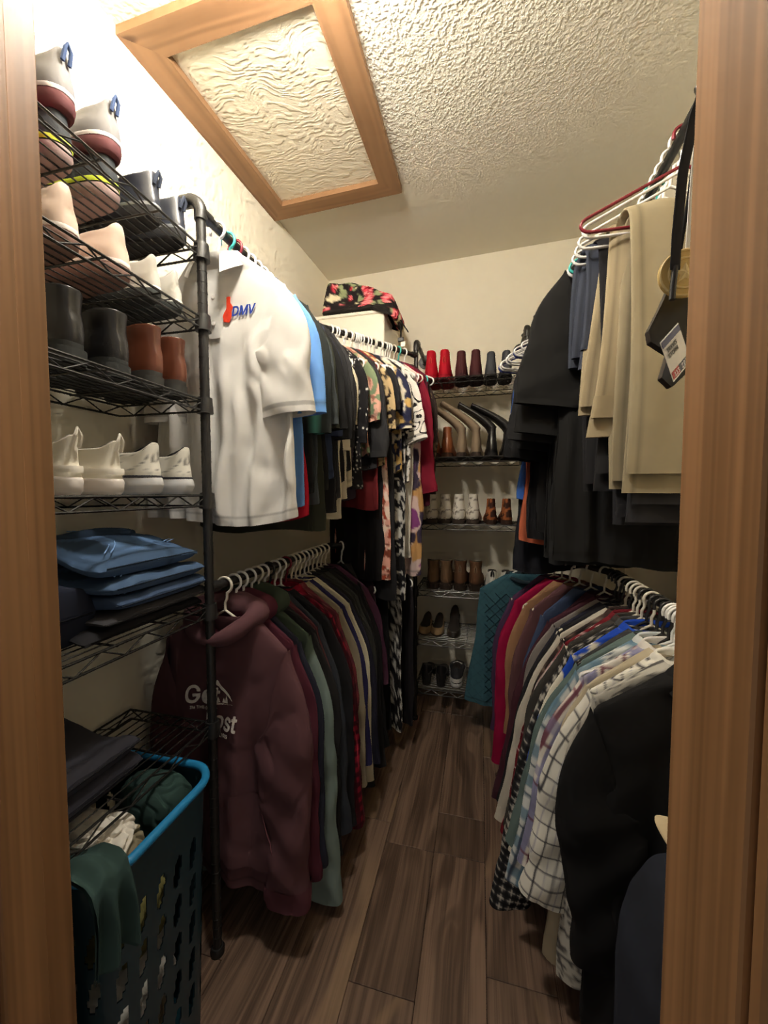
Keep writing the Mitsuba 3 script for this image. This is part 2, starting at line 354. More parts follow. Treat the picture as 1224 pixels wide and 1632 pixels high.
def hanger(q, ang, col, what, wide=.205, group=None):
    """hangs on the rod at q; returns the point where the arms meet (cloth origin)"""
    key = (col, wide)
    if key not in HANG:
        m = hanger_mesh(col, wide); HANG[key] = mikit.ply((np.vstack(m.v), np.vstack(m.f)), 'm_plastic', smooth=True, color=np.vstack(m.c))
    z = q[2] + PR + .0042 - .090
    k = thing('clothes_hanger', f'{col} hanger {what}', 'hanger', group)
    scene[k] = {**HANG[key], 'to_world': T().translate([q[0], q[1], z]).rotate([0, 0, 1], math.degrees(ang))}
    return np.array([q[0], q[1], z])

# ------------------------------------------------------------------ hanging tops
class Body:
    def __init__(s, L, hw, hem, b, fold, seed, neck=.062, top=-.002, lam=.11):
        s.__dict__.update(L=L, hw=hw, hem=hem, b=b, fold=fold, seed=seed, neck=neck, top=top, lam=lam); r = np.random.default_rng(seed); s.ph = r.random(6) * 6.28
    def at(s, th, t):
        """th around (0 = +u edge, -90 deg = front), t down"""
        d = t * s.L; z = s.top - d
        sh = .085
        a = np.where(d < sh, s.neck + (s.hw - .012 - s.neck) * np.clip(d / sh, 0, 1) ** .9, s.hw - .012 + (.012) * sm(sh, .22, d) + (s.hem - s.hw) * sm(.2, s.L, d))
        b = np.where(d < .05, .034 + (s.b * .8 - .034) * sm(0, .05, d), s.b * .8 + s.b * .2 * sm(.05, .3, d) + s.b * .25 * sm(.4, s.L, d))
        ct, st = np.cos(th), np.sin(th)
        u = a * np.sign(ct) * np.abs(ct) ** .8; v = b * np.sign(st) * np.abs(st) ** .75
        A = s.fold * sm(.10, .55, d); p = s.ph
        n = nz(u + p[0], z, 5., s.seed)
        v = v + A * (np.sin(6.283 * u / s.lam + p[0] + 4 * n) + .5 * np.sin(6.283 * u / (s.lam * .53) + p[1] + 3 * n)) + .35 * A * np.sin(6.283 * u / .07 + p[2] + 5 * d) * np.sign(st)
        v = v + .25 * s.fold * np.sin(3.3 * u / .1 + 14 * d + p[3]) * sm(.05, .15, d)
        cr = nz(u + z * .30 + p[5], z * .20 - u * .06, 15., s.seed + 2) - .5
        v = v + 1.5 * s.fold * cr * sm(.06, .25, d) * (1.2 + np.sign(st))
        cr = np.abs(nz(u * .8 - z * .6 + p[4], z * .5 + u * .5, 8., s.seed + 7) - .5); v = v - .35 * s.fold * (1 - sm(0, .10, cr)) * sm(.08, .2, d) * np.sign(st)
        u = u + .012 * (nz(z * 0 + p[1], z, 9., s.seed + 4) - .5) * sm(.1, .3, d)
        z = z - .008 * np.sin(u * 17 + p[4]) * sm(.5, 1., t) + .014 * (1 - np.abs(st)) * sm(.85, 1, t)
        return u, v, z
    def front(s, u, d, off=.002):
        """points on the front side at width u, d below the top"""
        u = np.asarray(u, float); d = np.asarray(d, float) + 0 * u
        a = np.where(d < .085, s.neck + (s.hw - .012 - s.neck) * np.clip(d / .085, 0, 1) ** .9, s.hw - .012 + .012 * sm(.085, .22, d) + (s.hem - s.hw) * sm(.2, s.L, d))
        ct = np.clip(np.abs(u) / a, 0, .999) ** (1 / .8); th = -np.arccos(np.sign(u) * ct)
        x, y, z = s.at(th, d / s.L); return np.stack([u, y - off, z], -1)
def sleeve_rings(side, hw, length, a0, a1, h0, h1, th, seed, n=18, m=22, fold=.004, top=-.002):
    t = np.linspace(0, 1, n); al = np.radians(a0 + (a1 - a0) * sm(0, .8, t)); ds = length / (n - 1)
    dx, dz = np.sin(al), -np.cos(al)
    c = np.stack([hw - .035 + np.concatenate([[0], np.cumsum(dx[:-1])]) * ds, top - .085 - h0 * .95 + np.concatenate([[0], np.cumsum(dz[:-1])]) * ds], -1)
    w = sm(0, .35, t)[:, None]; nv = np.stack([np.cos(al), np.sin(al)], -1) * w + np.array([[.30, .95]]) * (1 - w); nv /= np.linalg.norm(nv, axis=1, keepdims=True)
    ph = np.arange(m) * 2 * math.pi / m; h = (h0 + (h1 - h0) * sm(0, .9, t))[:, None]; r = np.random.default_rng(seed).random(4) * 6.28
    ct, st = np.cos(ph)[None], np.sin(ph)[None]; al_ = np.sign(ct) * np.abs(ct) ** .85
    s_ = t[:, None] * length
    h = h * (1 + .10 * (nz(s_ * 0 + r[2], s_, 14., seed) - .5) * 2 * sm(.02, .12, s_))
    P = c[:, None, :] + nv[:, None, :] * (h * al_)[..., None]
    v = th * np.sign(st) * np.abs(st) ** .8 * (.8 + .4 * sm(0, .5, t))[:, None] + fold * sm(.02, .15, s_) * (np.sin(s_ * 26 + 2.2 * al_ + r[0]) + .7 * np.sin(s_ * 51 - 3 * al_ + r[1]) * np.sign(st))
    cr = np.abs(nz(al_ * .07 + s_ * .35 + r[3], s_ * .5 - al_ * .05, 14., seed + 1) - .5)
    v = v - .7 * fold * (1 - sm(0, .14, cr)) * sm(.02, .1, s_) * np.sign(st)
    R = np.stack([side * P[..., 0], v, P[..., 1]], -1)
    return (R if side > 0 else R[:, ::-1]), s_ + 0 * al_, h * al_
SPEC = dict(L=.62, hw=.195, hem=.212, b=.013, fold=.005, lam=.11)
def top(name, label, cat, q, ang, col, what, hc='white', sl='s', sides=(1, -1), pat=None, slpat=None, slen=None, a0=9, a1=None, h0=.085, h1=None, th=None, nr=64, nt=44,
        collar=None, ccol=None, group=None, ho=True, bsdf='m_cloth', cuff=None, stitch=True, seed=None, dz=0., wide=.172, neck=.062, hgroup=None, **kw):
    sp = {**SPEC, **kw}; jit = rng.normal(0, 1, 4); sp['L'] *= 1 + .05 * jit[0] * (nr < 130); sp['hw'] *= 1 + .025 * jit[1] * (nr < 130); slen = (slen or (.2 if sl == 's' else .56)) * (1 + .07 * jit[2] * (nr < 130)); a0 = a0 + 2.5 * jit[3] * (nr < 130); seed = seed if seed is not None else len(used) % 997
    o = hanger(q, ang, hc, f'holding the {what}', wide, hgroup) if ho else np.array([q[0], q[1], q[2] - .07])
    o = o + [0, 0, dz]; B = Body(seed=seed, neck=neck, **sp); t = thing(name, label, cat, group)
    pat = pat or plain(col); slpat = slpat or pat
    th_ = np.linspace(0, 2 * math.pi, nr, endpoint=False)[None]; tt = (np.linspace(0, 1, nt) ** .9)[:, None]
    u, v, z = B.at(th_ + 0 * tt, tt + 0 * th_)
    c = pat(np.where(np.sin(th_) < 0, u, u + .013), z)
    if stitch: c = c * np.where(np.abs((1 - tt) * B.L - .022) < .004, .78, 1.)[..., None]
    m = M(); m.rings(np.stack([u, v, z], -1), c); m.place(o, ang).put(part(t, 'body'), bsdf)
    if sl:
        ln = slen or (.2 if sl == 's' else .56)
        for side in sides:
            kw_ = .35 if (side > 0) == (q[0] > 0) and abs(q[0]) > .3 else 1.
            R, s_, w_ = sleeve_rings(side, sp['hw'], ln, a0 * kw_, kw_ * (a0 - 6 if sl == 's' else a0 - 5) if a1 is None else a1 * kw_, h0, (.082 if sl == 's' else .05) if h1 is None else h1, th or sp['b'] * 1.05, seed + side,
                                     n=int(12 + ln * 40) if nr < 100 else int(14 + ln * (170 if nr < 130 else 330)), m=22 if nr < 100 else 64 if nr < 130 else 120, fold=min(.004, sp['fold'] * .8))
            c = slpat(w_ + .3, s_)
            if sl == 's': c = c * np.where(np.abs(ln - s_ - .02) < .005, .78, 1.)[..., None]
            m = M(); m.rings(R, c); sk = m.place(o, ang).put(part(t, 'sleeve'), bsdf)
            if cuff:
                k = max(2, int(len(R) * .9)); Q = R[k:].copy(); cen = Q.mean(1, keepdims=True); Q = cen + (Q - cen) * 1.06
                M().rings(Q, cuff).place(o, ang).put(number(sk + '__cuff'), bsdf)
    cc = np.asarray(ccol if ccol is not None else col, float)
    an = np.linspace(0, 2 * math.pi, 40, endpoint=False)
    if collar in ('polo', 'shirt'):
        gap = .50 if collar == 'polo' else .30; a_ = np.linspace(-math.pi / 2 + gap, 1.5 * math.pi - gap, 40)
        fr = np.clip(1 - np.abs(np.angle(np.exp(1j * (a_ + math.pi / 2)))) / 1.3, 0, 1)       # 1 at the front points
        prof = [(.064, .030, -.022), (.062, .030, .004), (.066, .034, .012), (.076, .041, .002), (.088, .047, -.022)]
        R = np.array([[(x * math.cos(a) * (1 + .12 * f * k / 4), y * math.sin(a) * (1 + .05 * k) - f * .006, zz - f * (.012 + .010 * k) - (.012 * k / 4)) for a, f in zip(a_, fr)] for k, (x, y, zz) in enumerate(prof)])
        M().rings(R, cc, loop=False).place(o, ang).put(part(t, 'collar'), bsdf)
        if collar == 'polo':
            w = np.linspace(-.017, .017, 4); d = np.linspace(.035, .20, 12)
            P = B.front(w[None] + 0 * d[:, None], d[:, None] + 0 * w[None], .004); M().rings(P, cc * .96, loop=False).place(o, ang).put(part(t, 'placket'), bsdf)
        else:
            w = np.linspace(-.016, .016, 3); d = np.linspace(.03, B.L - .01, 40)
            P = B.front(w[None] + 0 * d[:, None], d[:, None] + 0 * w[None], .003); M().rings(P, pat(P[..., 0] + .5, P[..., 2]) * .93, loop=False).place(o, ang).put(part(t, 'placket'), bsdf)
        for d in ((.10, .165) if collar == 'polo' else np.arange(.06, B.L - .03, .09)):
            p = B.front(np.array([0.]), np.array([d]), .005)[0]; bt = trimesh.creation.cylinder(.0048, .002, sections=12); bt.apply_transform(trimesh.transformations.rotation_matrix(math.pi / 2, [1, 0, 0])); bt.apply_translation(p)
            M().tm(bt, (235, 232, 225) if cc.mean() > 120 else (60, 58, 58)).place(o, ang).put(part(t, 'button'), 'm_plastic', 40)
    elif collar == 'crew':
        R = [( .066 * math.cos(a), .033 * math.sin(a), -.014 - .018 * max(0, -math.sin(a))) for a in an]
        M().tube(R, .006, 6, cc * .9, closed=True).place(o, ang).put(part(t, 'neckband'), bsdf)
    elif collar == 'hood':
        R = []
        for a in an:
            f = max(0, -math.sin(a)); k = .5 + .5 * math.sin(a)
            R.append((.092 * math.cos(a), .052 * math.sin(a) - .004, -.012 + .016 * k - .045 * f ** 2))
        m = M(); m.tube(R, [.019 + .016 * (.5 + .5 * math.sin(a)) + .003 * math.sin(5 * a) for a in an], 12, cc, closed=True); m.place(o, ang).put(part(t, 'hood'), bsdf)
    return t, o, B

# ------------------------------------------------------------------ folded / draped flat tubes
def flat_tube(path, a, b, udir=(1, 0, 0), nr=36, ex=.75, wob=.0, seed=0, off=None):
    """path (N,3); half width a along udir, half thickness b along the path normal"""
    p = np.asarray(path, float); N = len(p); t = np.gradient(p, axis=0); t /= np.linalg.norm(t, axis=1, keepdims=True) + 1e-9
    u = np.asarray(udir, float); u /= np.linalg.norm(u); n = np.cross(t, u); n /= np.linalg.norm(n, axis=1, keepdims=True) + 1e-9
    th = np.arange(nr) * 2 * math.pi / nr; ct, st = np.cos(th), np.sin(th); a, b = np.broadcast_to(a, (N,))[:, None], np.broadcast_to(b, (N,))[:, None]
    A = a * np.sign(ct) * np.abs(ct) ** ex; Bv = b * np.sign(st) * np.abs(st) ** ex
    L = np.concatenate([[0], np.cumsum(np.linalg.norm(np.diff(p, axis=0), axis=1))])[:, None]
    if wob: Bv = Bv + wob * (np.sin(A * 60 + L * 9 + seed) + .6 * np.sin(A * 31 - L * 14 + 2 * seed))
    o = 0 if off is None else np.asarray(off)[:, None, None] * u
    return p[:, None] + A[..., None] * u + Bv[..., None] * n[:, None] + o, A, L + 0 * A
def drape(z0, front, back, r=.012):
    """path over a hanger bar: from the front end up, over and down behind; in the (v, z) plane"""
    an = np.linspace(math.pi, 0, 9); n1, n2 = max(8, int(front / .025)), max(8, int(back / .025))
    P = [(0, -r, z0 - d) for d in np.linspace(front, .012, n1)] + [(0, r * -math.cos(math.pi - a) * -1 if 0 else r * math.cos(a), z0 + r * math.sin(a)) for a in an] + [(0, r, z0 - d) for d in np.linspace(.012, back, n2)]
    return np.array(P)
def trousers(name, label, q, ang, col, what, hc='white', front=.6, back=.56, a=.105, shift=0., cuff=False, wide=.205, group=None, th=.009, flare=0., lean=0.):
    o = hanger(q, ang, hc, f'holding the {what}', wide); t = thing(name, label, 'trousers', group)
    for k, (r, ff, bb, sh) in enumerate(((.018, front, back, shift), (.034, front - .045, back + .02, shift - .012))):
        P = drape(-.116, ff, bb, r); s = np.linspace(0, 1, len(P)); P[:, 1] -= .004 * np.sin(s * 9)
        R, A, L = flat_tube(P, a * (1 + flare * np.abs(s - .5) * 2) * (.96 if k else 1), th, (1, 0, 0), 44, .7, .0028, k + len(used), off=sh + .012 * np.sin(s * 5 + k) + lean * np.abs(s - .5) * 2)
        c = plain(col, .04)(A, L); c = c * np.where(np.abs(np.abs(A) - .8 * a) < .004, .84, 1)[..., None]
        lk = M().rings(R, c).place(o, ang).put(part(t, 'leg'), 'm_cloth')
        if cuff:
            Q = R[:3]; cen = Q.mean(1, keepdims=True); M().rings(cen + (Q - cen) * np.array([1.03, 1.35, 1]), np.asarray(col) * .97).place(o, ang).put(number(lk + '__cuff'), 'm_cloth')
    return t, o

# ------------------------------------------------------------------ shoes
def hwx(x, L, W):
    return np.interp(np.clip(x / L, 0, 1), [0, .06, .18, .4, .55, .7, .82, .92, 1.], np.array([.30, .36, .37, .35, .41, .49, .49, .42, .28]) * W)
def slices(sl, L, W, n=40, lift=0., z0=0., heelz=None):
    R = []; ph = np.arange(n) * 2 * math.pi / n
    for h, xb, xf, ws, *lf in sl:
        xb, xf = xb * L, xf * L; c, s = np.cos(ph), np.sin(ph); x = (xb + xf) / 2 + (xf - xb) / 2 * np.sign(c) * np.abs(c) ** .9
        y = np.sign(s) * np.abs(s) ** .62 * hwx(x, L, W) * ws
        z = np.full(n, h + z0) + (lf[0] if lf else 0) * np.clip(-c, 0, 1) ** 4 + (lf[1] if len(lf) > 1 else 0) * np.clip(c, 0, 1) ** 3
        if heelz is not None: z = z + heelz * (1 - sm(.12, .62, x / L))
        R.append(np.stack([x, y, z], -1))
    return np.array(R)
KIND = {
 'sneaker': dict(L=.25, W=.09, sole=[(0, .05, .95, .86), (.005, .01, .99, .97), (.018, -.012, 1., 1.04), (.028, -.002, .99, 1.0)],
   up=[(.026, .004, .985, .97), (.038, -.004, .965, 1.0), (.05, -.002, .87, .97), (.062, .008, .74, .88), (.075, .024, .60, .74), (.088, .036, .5, .64, .016), (.093, .042, .49, .56, .018)], laces=True),
 'runner': dict(L=.26, W=.098, sole=[(0, .04, .95, .9), (.006, 0, .99, 1), (.022, -.03, 1.01, 1.05), (.038, -.01, 1.0, 1.0)],
   up=[(.036, .004, .985, .95), (.05, .004, .93, .95), (.062, .012, .8, .9), (.075, .02, .66, .84), (.088, .02, .52, .8, .020), (.092, .024, .5, .76, .024)], laces=True),
 'hightop': dict(L=.25, W=.095, sole=[(0, .02, .97, .95), (.005, -.01, 1, 1.04), (.022, -.015, 1.01, 1.05), (.03, 0, .99, 1.0)],
   up=[(.028, .004, .98, .97), (.045, .0, .9, .95), (.06, .008, .72, .9), (.078, .016, .58, .86), (.098, .02, .5, .88, .01), (.102, .022, .49, .84, .012)], laces=True),
 'boot': dict(L=.24, W=.088, sole=[(0, .01, .97, .95), (.006, 0, .99, 1), (.016, 0, .99, 1.0)], heel=.022,
   up=[(.014, .0, .985, .97), (.03, -.012, .965, 1.0), (.05, -.01, .86, .95), (.065, .004, .66, .88), (.08, .015, .54, .84), (.1, .012, .5, .88), (.112, .008, .5, .92), (.116, .012, .49, .88)], laces=False),
 'bootie': dict(L=.235, W=.078, sole=[(0, .01, .97, .95), (.005, 0, .99, 1), (.011, 0, .99, 1.0)], heel=.014,
   up=[(.01, .0, .985, 1.0), (.026, -.008, .955, 1.06), (.045, -.004, .82, 1.02), (.062, .006, .64, .93), (.085, .02, .5, .8), (.115, .024, .46, .72), (.137, .02, .45, .70, .0, .006), (.140, .024, .44, .66, 0, .006)], laces=False),
 'mule': dict(L=.24, W=.088, sole=[(0, .03, .95, .9), (.008, 0, .99, 1), (.026, -.01, 1., 1.02), (.032, .005, .99, .98)],
   up=[(.03, .01, .98, .95), (.04, .01, .94, .93), (.05, .02, .82, .86), (.06, .03, .68, .76), (.075, .03, .55, .68, .01), (.088, .02, .48, .7, .016), (.09, .024, .47, .66, .016)], laces=False),
 'pump': dict(L=.225, W=.07, sole=[(0, .01, .97, .92), (.003, 0, .99, 1), (.006, 0, .99, 1.0)], heel=.065,
   up=[(.005, .0, .985, .97), (.022, .0, .965, .97), (.03, .01, .95, .9, .02, -.0), (.032, .014, .93, .84, .02, 0)], laces=False),
 'flat': dict(L=.225, W=.07, sole=[(0, .01, .97, .92), (.004, 0, .99, 1), (.01, 0, .99, 1.0)], heel=.014,
   up=[(.009, .0, .985, .97), (.022, .0, .96, .97), (.034, .01, .9, .9, .014), (.038, .014, .86, .82, .014)], laces=False)}
def shoe(name, label, kind, x, y, z, ang, col, sole, group, cat='shoe', lin=None, bsdf='m_leather', pat=None, sc=1., lace=None, tab=None, tilt=None, accent=None, ls=1., ws=1.):
    K = KIND[kind]; L, W = K['L'] * sc * ls, K['W'] * sc * ws; t = thing(name, label, cat, group); hz = K.get('heel'); pos = (x, y, z + .0005)
    def put(m, nm, b, sm_=40): return m.place(pos, ang, tilt).put(part(t, nm), b, sm_)
    R = slices([(h * sc, *r) for h, *r in K['sole']], L, W, heelz=hz); m = M(); m.rings(R, sole, cap=True); put(m, 'sole', 'm_suede')
    if hz:
        hx = .30 * L; R = slices([(0, .01, .24 if hz > .04 else .29, .7 if hz > .04 else .9), (hz * .5, .005, .27, .85 if hz > .04 else .95), (hz + .004, 0, .32, .98)], L, W); put(M().rings(R, sole, cap=True), 'heel', 'm_suede')
    U = [(h * sc, *r) for h, *r in K['up']]; R = slices(U, L, W, heelz=hz)
    # loft smoothly in between
    from scipy.interpolate import PchipInterpolator
    kk = np.arange(len(R)); fine = np.linspace(0, len(R) - 1, len(R) * 3); R2 = PchipInterpolator(kk, R, axis=0)(fine)
    c = col if pat is None else pat(R2[..., 0] + R2[..., 1] * 1.3, R2[..., 2])
    put(M().rings(R2, c), 'upper', bsdf, True)
    I = R[-1]; cen = I.mean(0); inn = np.array([I, cen + (I - cen) * [.93, .9, 1] + [0, 0, .001], cen + (I - cen) * [.9, .86, 1] - [0, 0, .03], cen + (I - cen) * [.3, .3, 0] - [0, 0, .045]])
    put(M().rings(inn, lin or (40, 36, 34), cap=True), 'lining', 'm_suede')
    if K['laces'] and lace:
        for k, xx in enumerate(np.linspace(.52, .70, 4)):
            zz = np.interp(xx, [.5, .6, .74, .87], [.09, .077, .064, .053]) * sc; w = hwx(xx * L, L, W) * .5
            m = M().tube([(xx * L, -w, zz - .004), (xx * L + .004, 0, zz + .004), (xx * L, w, zz - .004)], .0032, 6, lace); put(m, 'lace', 'm_cloth')
    if tab: m = M().tube([(.01 * L, -.006, .085 * sc), (-.02 * L, -.005, .105 * sc), (-.012 * L, 0, .118 * sc), (-.02 * L, .005, .105 * sc), (.01 * L, .006, .085 * sc)], .0035, 6, tab); put(m, 'pull_tab', 'm_cloth')
    if accent:
        a0, a1, ac = accent; Q = slices([(h * sc, xb - .008, xf + .004, ws * 1.03) for h, xb, xf, ws in ((a0, 0, .985, .99), ((a0 + a1) / 2, -.004, .96, 1.0), (a1, 0, .93, .97))], L, W, heelz=hz); put(M().rings(Q, ac), 'band', bsdf)
    return t

# ------------------------------------------------------------------ shoes on the rack beside the door (heels to the aisle)
PI = math.pi
def pair(name, label, kind, x, ys, z, ang, col, sole, group, who, **k):
    for y, w in zip(ys, who): shoe(name, f'{label}, {w}', kind, x, y, z, ang, col, sole, group, **k)
NF = ('nearer the door', 'nearer the pole')
pair('sneaker', 'black and lime sneaker under a grey one on the top shelf', 'sneaker', -.722, (.558, .652), LZ[0], PI, (38, 42, 46), (150, 128, 124), 'black and lime sneakers on the top shelf', NF, bsdf='m_suede', sc=.95, ls=.82, ws=1.0, accent=(.030, .040, (196, 208, 70)), lin=(170, 185, 60), lace=(60, 64, 60))
pair('sneaker', 'grey sneaker with maroon sole stacked on a black one', 'sneaker', -.715, (.560, .652), LZ[0] + .086, PI, (112, 110, 110), (92, 54, 56), 'grey sneakers stacked on the top shelf', NF, bsdf='m_suede', sc=.98, ls=.80, ws=1.0, tab=(60, 74, 104), lace=(210, 205, 200), accent=(.028, .036, (206, 200, 196)))
pair('high_top_shoe', 'black leather high-top shoe with pull loop on the top shelf', 'hightop', -.68, (.717, .790), LZ[0], PI, (40, 44, 54), (34, 34, 36), 'black high-top shoes on the top shelf', NF, sc=.86, ls=1.06, ws=.93, tab=(56, 62, 76), lace=(30, 32, 40), accent=(.028, .036, (120, 122, 126)))
shoe('sneaker', 'dark round shoe atop the far left end of the top shelf', 'sneaker', -.70, .475, LZ[0] + .09, PI, (62, 56, 58), (50, 48, 50), None, bsdf='m_suede', sc=.95, ls=.85, lace=(60, 55, 58))
shoe('sneaker', 'magenta running shoe at the far left end of the top shelf under a dark shoe', 'sneaker', -.70, .474, LZ[0], PI, (176, 40, 84), (60, 40, 56), None, bsdf='m_suede', sc=.95, ls=.85, lace=(60, 40, 60), ws=.8)
pair('sneaker', 'beige blush sneaker with white midsole on the second shelf', 'sneaker', -.69, (.537, .640), LZ[1], PI, (214, 190, 172), (150, 120, 110), 'beige sneakers on the second shelf', NF, bsdf='m_suede', ls=.94, ws=1.08, accent=(.028, .036, (232, 222, 214)), lace=(222, 205, 190), lin=(190, 165, 148))
pair('canvas_shoe', 'pale grey canvas shoe with dark sole on the second shelf', 'sneaker', -.69, (.722, .785), LZ[1], PI, (196, 192, 182), (62, 66, 66), 'pale canvas shoes on the second shelf', NF, bsdf='m_suede', sc=.88, ls=1.06, ws=.86, accent=(.026, .034, (226, 224, 216)), lace=(220, 218, 210), lin=(150, 146, 138))
pair('ankle_boot', 'black leather ankle boot on the third shelf', 'boot', -.685, (.537, .627), LZ[2], PI, (26, 26, 28), (48, 50, 50), 'black ankle boots on the third shelf', NF, sc=.92, ls=1.03, ws=1.08)
pair('ankle_boot', 'shiny brown leather ankle boot on the third shelf', 'boot', -.68, (.710, .781), LZ[2], PI, (94, 52, 36), (52, 52, 50), 'brown ankle boots on the third shelf', NF, sc=.97, ls=1.0, ws=.86)
pair('slip_on_shoe', 'white slip-on shoe with knit collar on the fourth shelf', 'mule', -.672, (.517, .597), LZ[3], PI, (226, 220, 204), (230, 222, 214), 'white slip-on shoes on the fourth shelf', NF, bsdf='m_suede', sc=.97, ws=.94, lin=(150, 146, 138), tab=(228, 222, 208), accent=(.04, .052, (238, 232, 218)))
pair('running_shoe', 'white running shoe with black collar on the fourth shelf', 'runner', -.668, (.684, .776), LZ[3], PI, (214, 210, 198), (206, 206, 206), 'white running shoes on the fourth shelf', NF, bsdf='m_suede', sc=.95, ls=1.0, lin=(26, 26, 28), lace=(24, 24, 26), accent=(.037, .043, (60, 60, 66)), pat=dots((216, 212, 200), (120, 118, 112), 160, .2, .8))

# ------------------------------------------------------------------ shoes on the rear rack
def rear(name, label, kind, xs, k, col, sole, group, whos, y=1.992, ang=PI / 2, **kw):
    kw['ws'] = kw.get('ws', 1.) * 1.12
    for x, w in zip(xs, whos): shoe(name, f'{label}, {w}', kind, x, y, RZ[k], ang, col, sole, group, **kw)
LR = ('left of the pair', 'right of the pair')
rear('bootie', 'red ankle bootie on the top rear shelf', 'bootie', (-.254, -.184), 0, (166, 14, 34), (140, 12, 30), 'red booties on the top rear shelf', LR, bsdf='m_suede', sc=.96, ws=1.1, tab=(190, 60, 60))
rear('bootie', 'dark burgundy ankle bootie on the top rear shelf', 'bootie', (-.101, -.029), 0, (58, 24, 28), (48, 21, 25), 'burgundy booties on the top rear shelf', LR, bsdf='m_suede', sc=.86, ws=1.14)
rear('bootie', 'charcoal suede bootie on the top rear shelf', 'bootie', (.045, .118), 0, (58, 60, 66), (52, 52, 56), 'charcoal booties on the top rear shelf', LR, bsdf='m_suede', sc=.74, ws=1.2, ls=1.2)
rear('boot', 'brown tan lace boot on the second rear shelf', 'bootie', (-.238, -.168), 1, (140, 78, 46), (60, 40, 30), 'tan boots on the second rear shelf', LR, sc=1.0, lin=(60, 36, 26))
def tall(name, label, x, col, sole, group, top_at, who):
    t = shoe(name, f'{label}, {who}', 'bootie', x, 1.992, RZ[1], PI / 2, col, sole, group, bsdf='m_leather' if max(col) < 60 else 'm_suede', sc=.97, ws=.98)
    z = RZ[1] + .135; p0 = np.array([x, 2.035, z]); p2 = np.array([top_at[0], 2.05, top_at[1]]); p1 = np.array([x - .02, 2.04, z + .045])
    s = np.linspace(0, 1, 14)[:, None]; P = (1 - s) ** 2 * p0 + 2 * s * (1 - s) * p1 + s * s * p2
    R, A, L = flat_tube(P, np.linspace(.036, .05, 14), np.linspace(.024, .013, 14), (0, 1, 0), 28, .85, .0015)
    M().rings(R, np.asarray(col) * 1.0).put(part(t, 'shaft'), 'm_leather' if max(col) < 60 else 'm_suede')
    e = R[-1]; c = e.mean(0); M().tube(c + (e - c) * 1.02, .0022, 5, np.asarray(col) * .8, closed=True).put(part(t, 'top_seam'), 'm_suede')
tall('tall_boot', 'taupe tall boot with its shaft flopped over', -.094, (134, 116, 96), (54, 44, 38), 'taupe tall boots on the second rear shelf', (-.262, 1.655), 'left of the pair')
tall('tall_boot', 'taupe tall boot with its shaft flopped over', -.022, (134, 116, 96), (54, 44, 38), 'taupe tall boots on the second rear shelf', (-.196, 1.662), 'right of the pair')
tall('tall_boot', 'black tall boot with its shaft flopped over', .055, (22, 21, 22), (30, 28, 28), 'black tall boots on the second rear shelf', (-.108, 1.648), 'left of the pair')
tall('tall_boot', 'black tall boot with its shaft flopped over', .131, (22, 21, 22), (30, 28, 28), 'black tall boots on the second rear shelf', (-.045, 1.640), 'right of the pair')
rear('bootie', 'white snake-print bootie on the third rear shelf', 'bootie', (-.247, -.177, -.106, -.034), 2, (222, 214, 200), (60, 50, 44), 'snake-print booties on the third rear shelf', ('leftmost of four', 'second from the left', 'third from the left', 'rightmost of four'), bsdf='m_suede', sc=.98, ws=1.12, pat=lines((224, 216, 202), (120, 108, 96), 22, .17))
rear('bootie', 'leopard-print brown bootie on the third rear shelf', 'bootie', (.055, .130), 2, (140, 84, 50), (50, 34, 26), 'leopard booties on the third rear shelf', LR, bsdf='m_suede', sc=.82, ws=1.1, ls=1.1, pat=blobs((150, 88, 52), [(46, 24, 18)], 70, .52))
rear('chelsea_boot', 'brown suede chelsea boot on the fourth rear shelf', 'boot', (-.237, -.169), 3, (92, 70, 50), (44, 34, 28), 'brown chelsea boots on the fourth rear shelf', LR, bsdf='m_suede', sc=1.12, ws=.86, ls=.95)
rear('lace_boot', 'darker brown boot with a pull loop on the fourth rear shelf', 'boot', (-.095, -.017), 3, (82, 56, 38), (40, 30, 24), 'dark brown boots on the fourth rear shelf', LR, bsdf='m_suede', sc=1.14, ws=.88, ls=.92, tab=(120, 100, 80))
rear('white_sneaker', 'white sneaker with black laces on the fourth rear shelf', 'hightop', (.065, .135), 3, (224, 220, 208), (226, 222, 212), 'white sneakers on the fourth rear shelf', LR, bsdf='m_suede', sc=.98, ws=.72, ls=.9, lace=(30, 28, 28), tab=(30, 28, 28))
rear('flat_shoe', 'tan flat shoe standing on the fifth rear shelf', 'flat', (-.285, -.216), 4, (150, 124, 92), (60, 46, 36), 'tan flats on the fifth rear shelf', LR, bsdf='m_suede', y=2.235, ang=-PI / 2)
rear('heeled_sandal', 'black heeled sandal with a silver buckle on the fifth rear shelf', 'pump', (-.13,), 4, (30, 26, 24), (28, 24, 22), None, ('beside the tan flats',), y=2.235, ang=-PI / 2, tab=(190, 186, 170))
rear('pump_shoe', 'black pump on the bottom rear shelf', 'pump', (-.268, -.190), 5, (22, 20, 22), (26, 24, 24), 'black pumps on the bottom rear shelf', LR, sc=1.05)
rear('white_sneaker', 'black and white sneaker on the bottom rear shelf', 'sneaker', (-.11,), 5, (40, 40, 44), (200, 198, 194), None, ('right of the black pumps',), bsdf='m_suede', accent=(.034, .055, (206, 204, 198)), lace=(190, 188, 182))

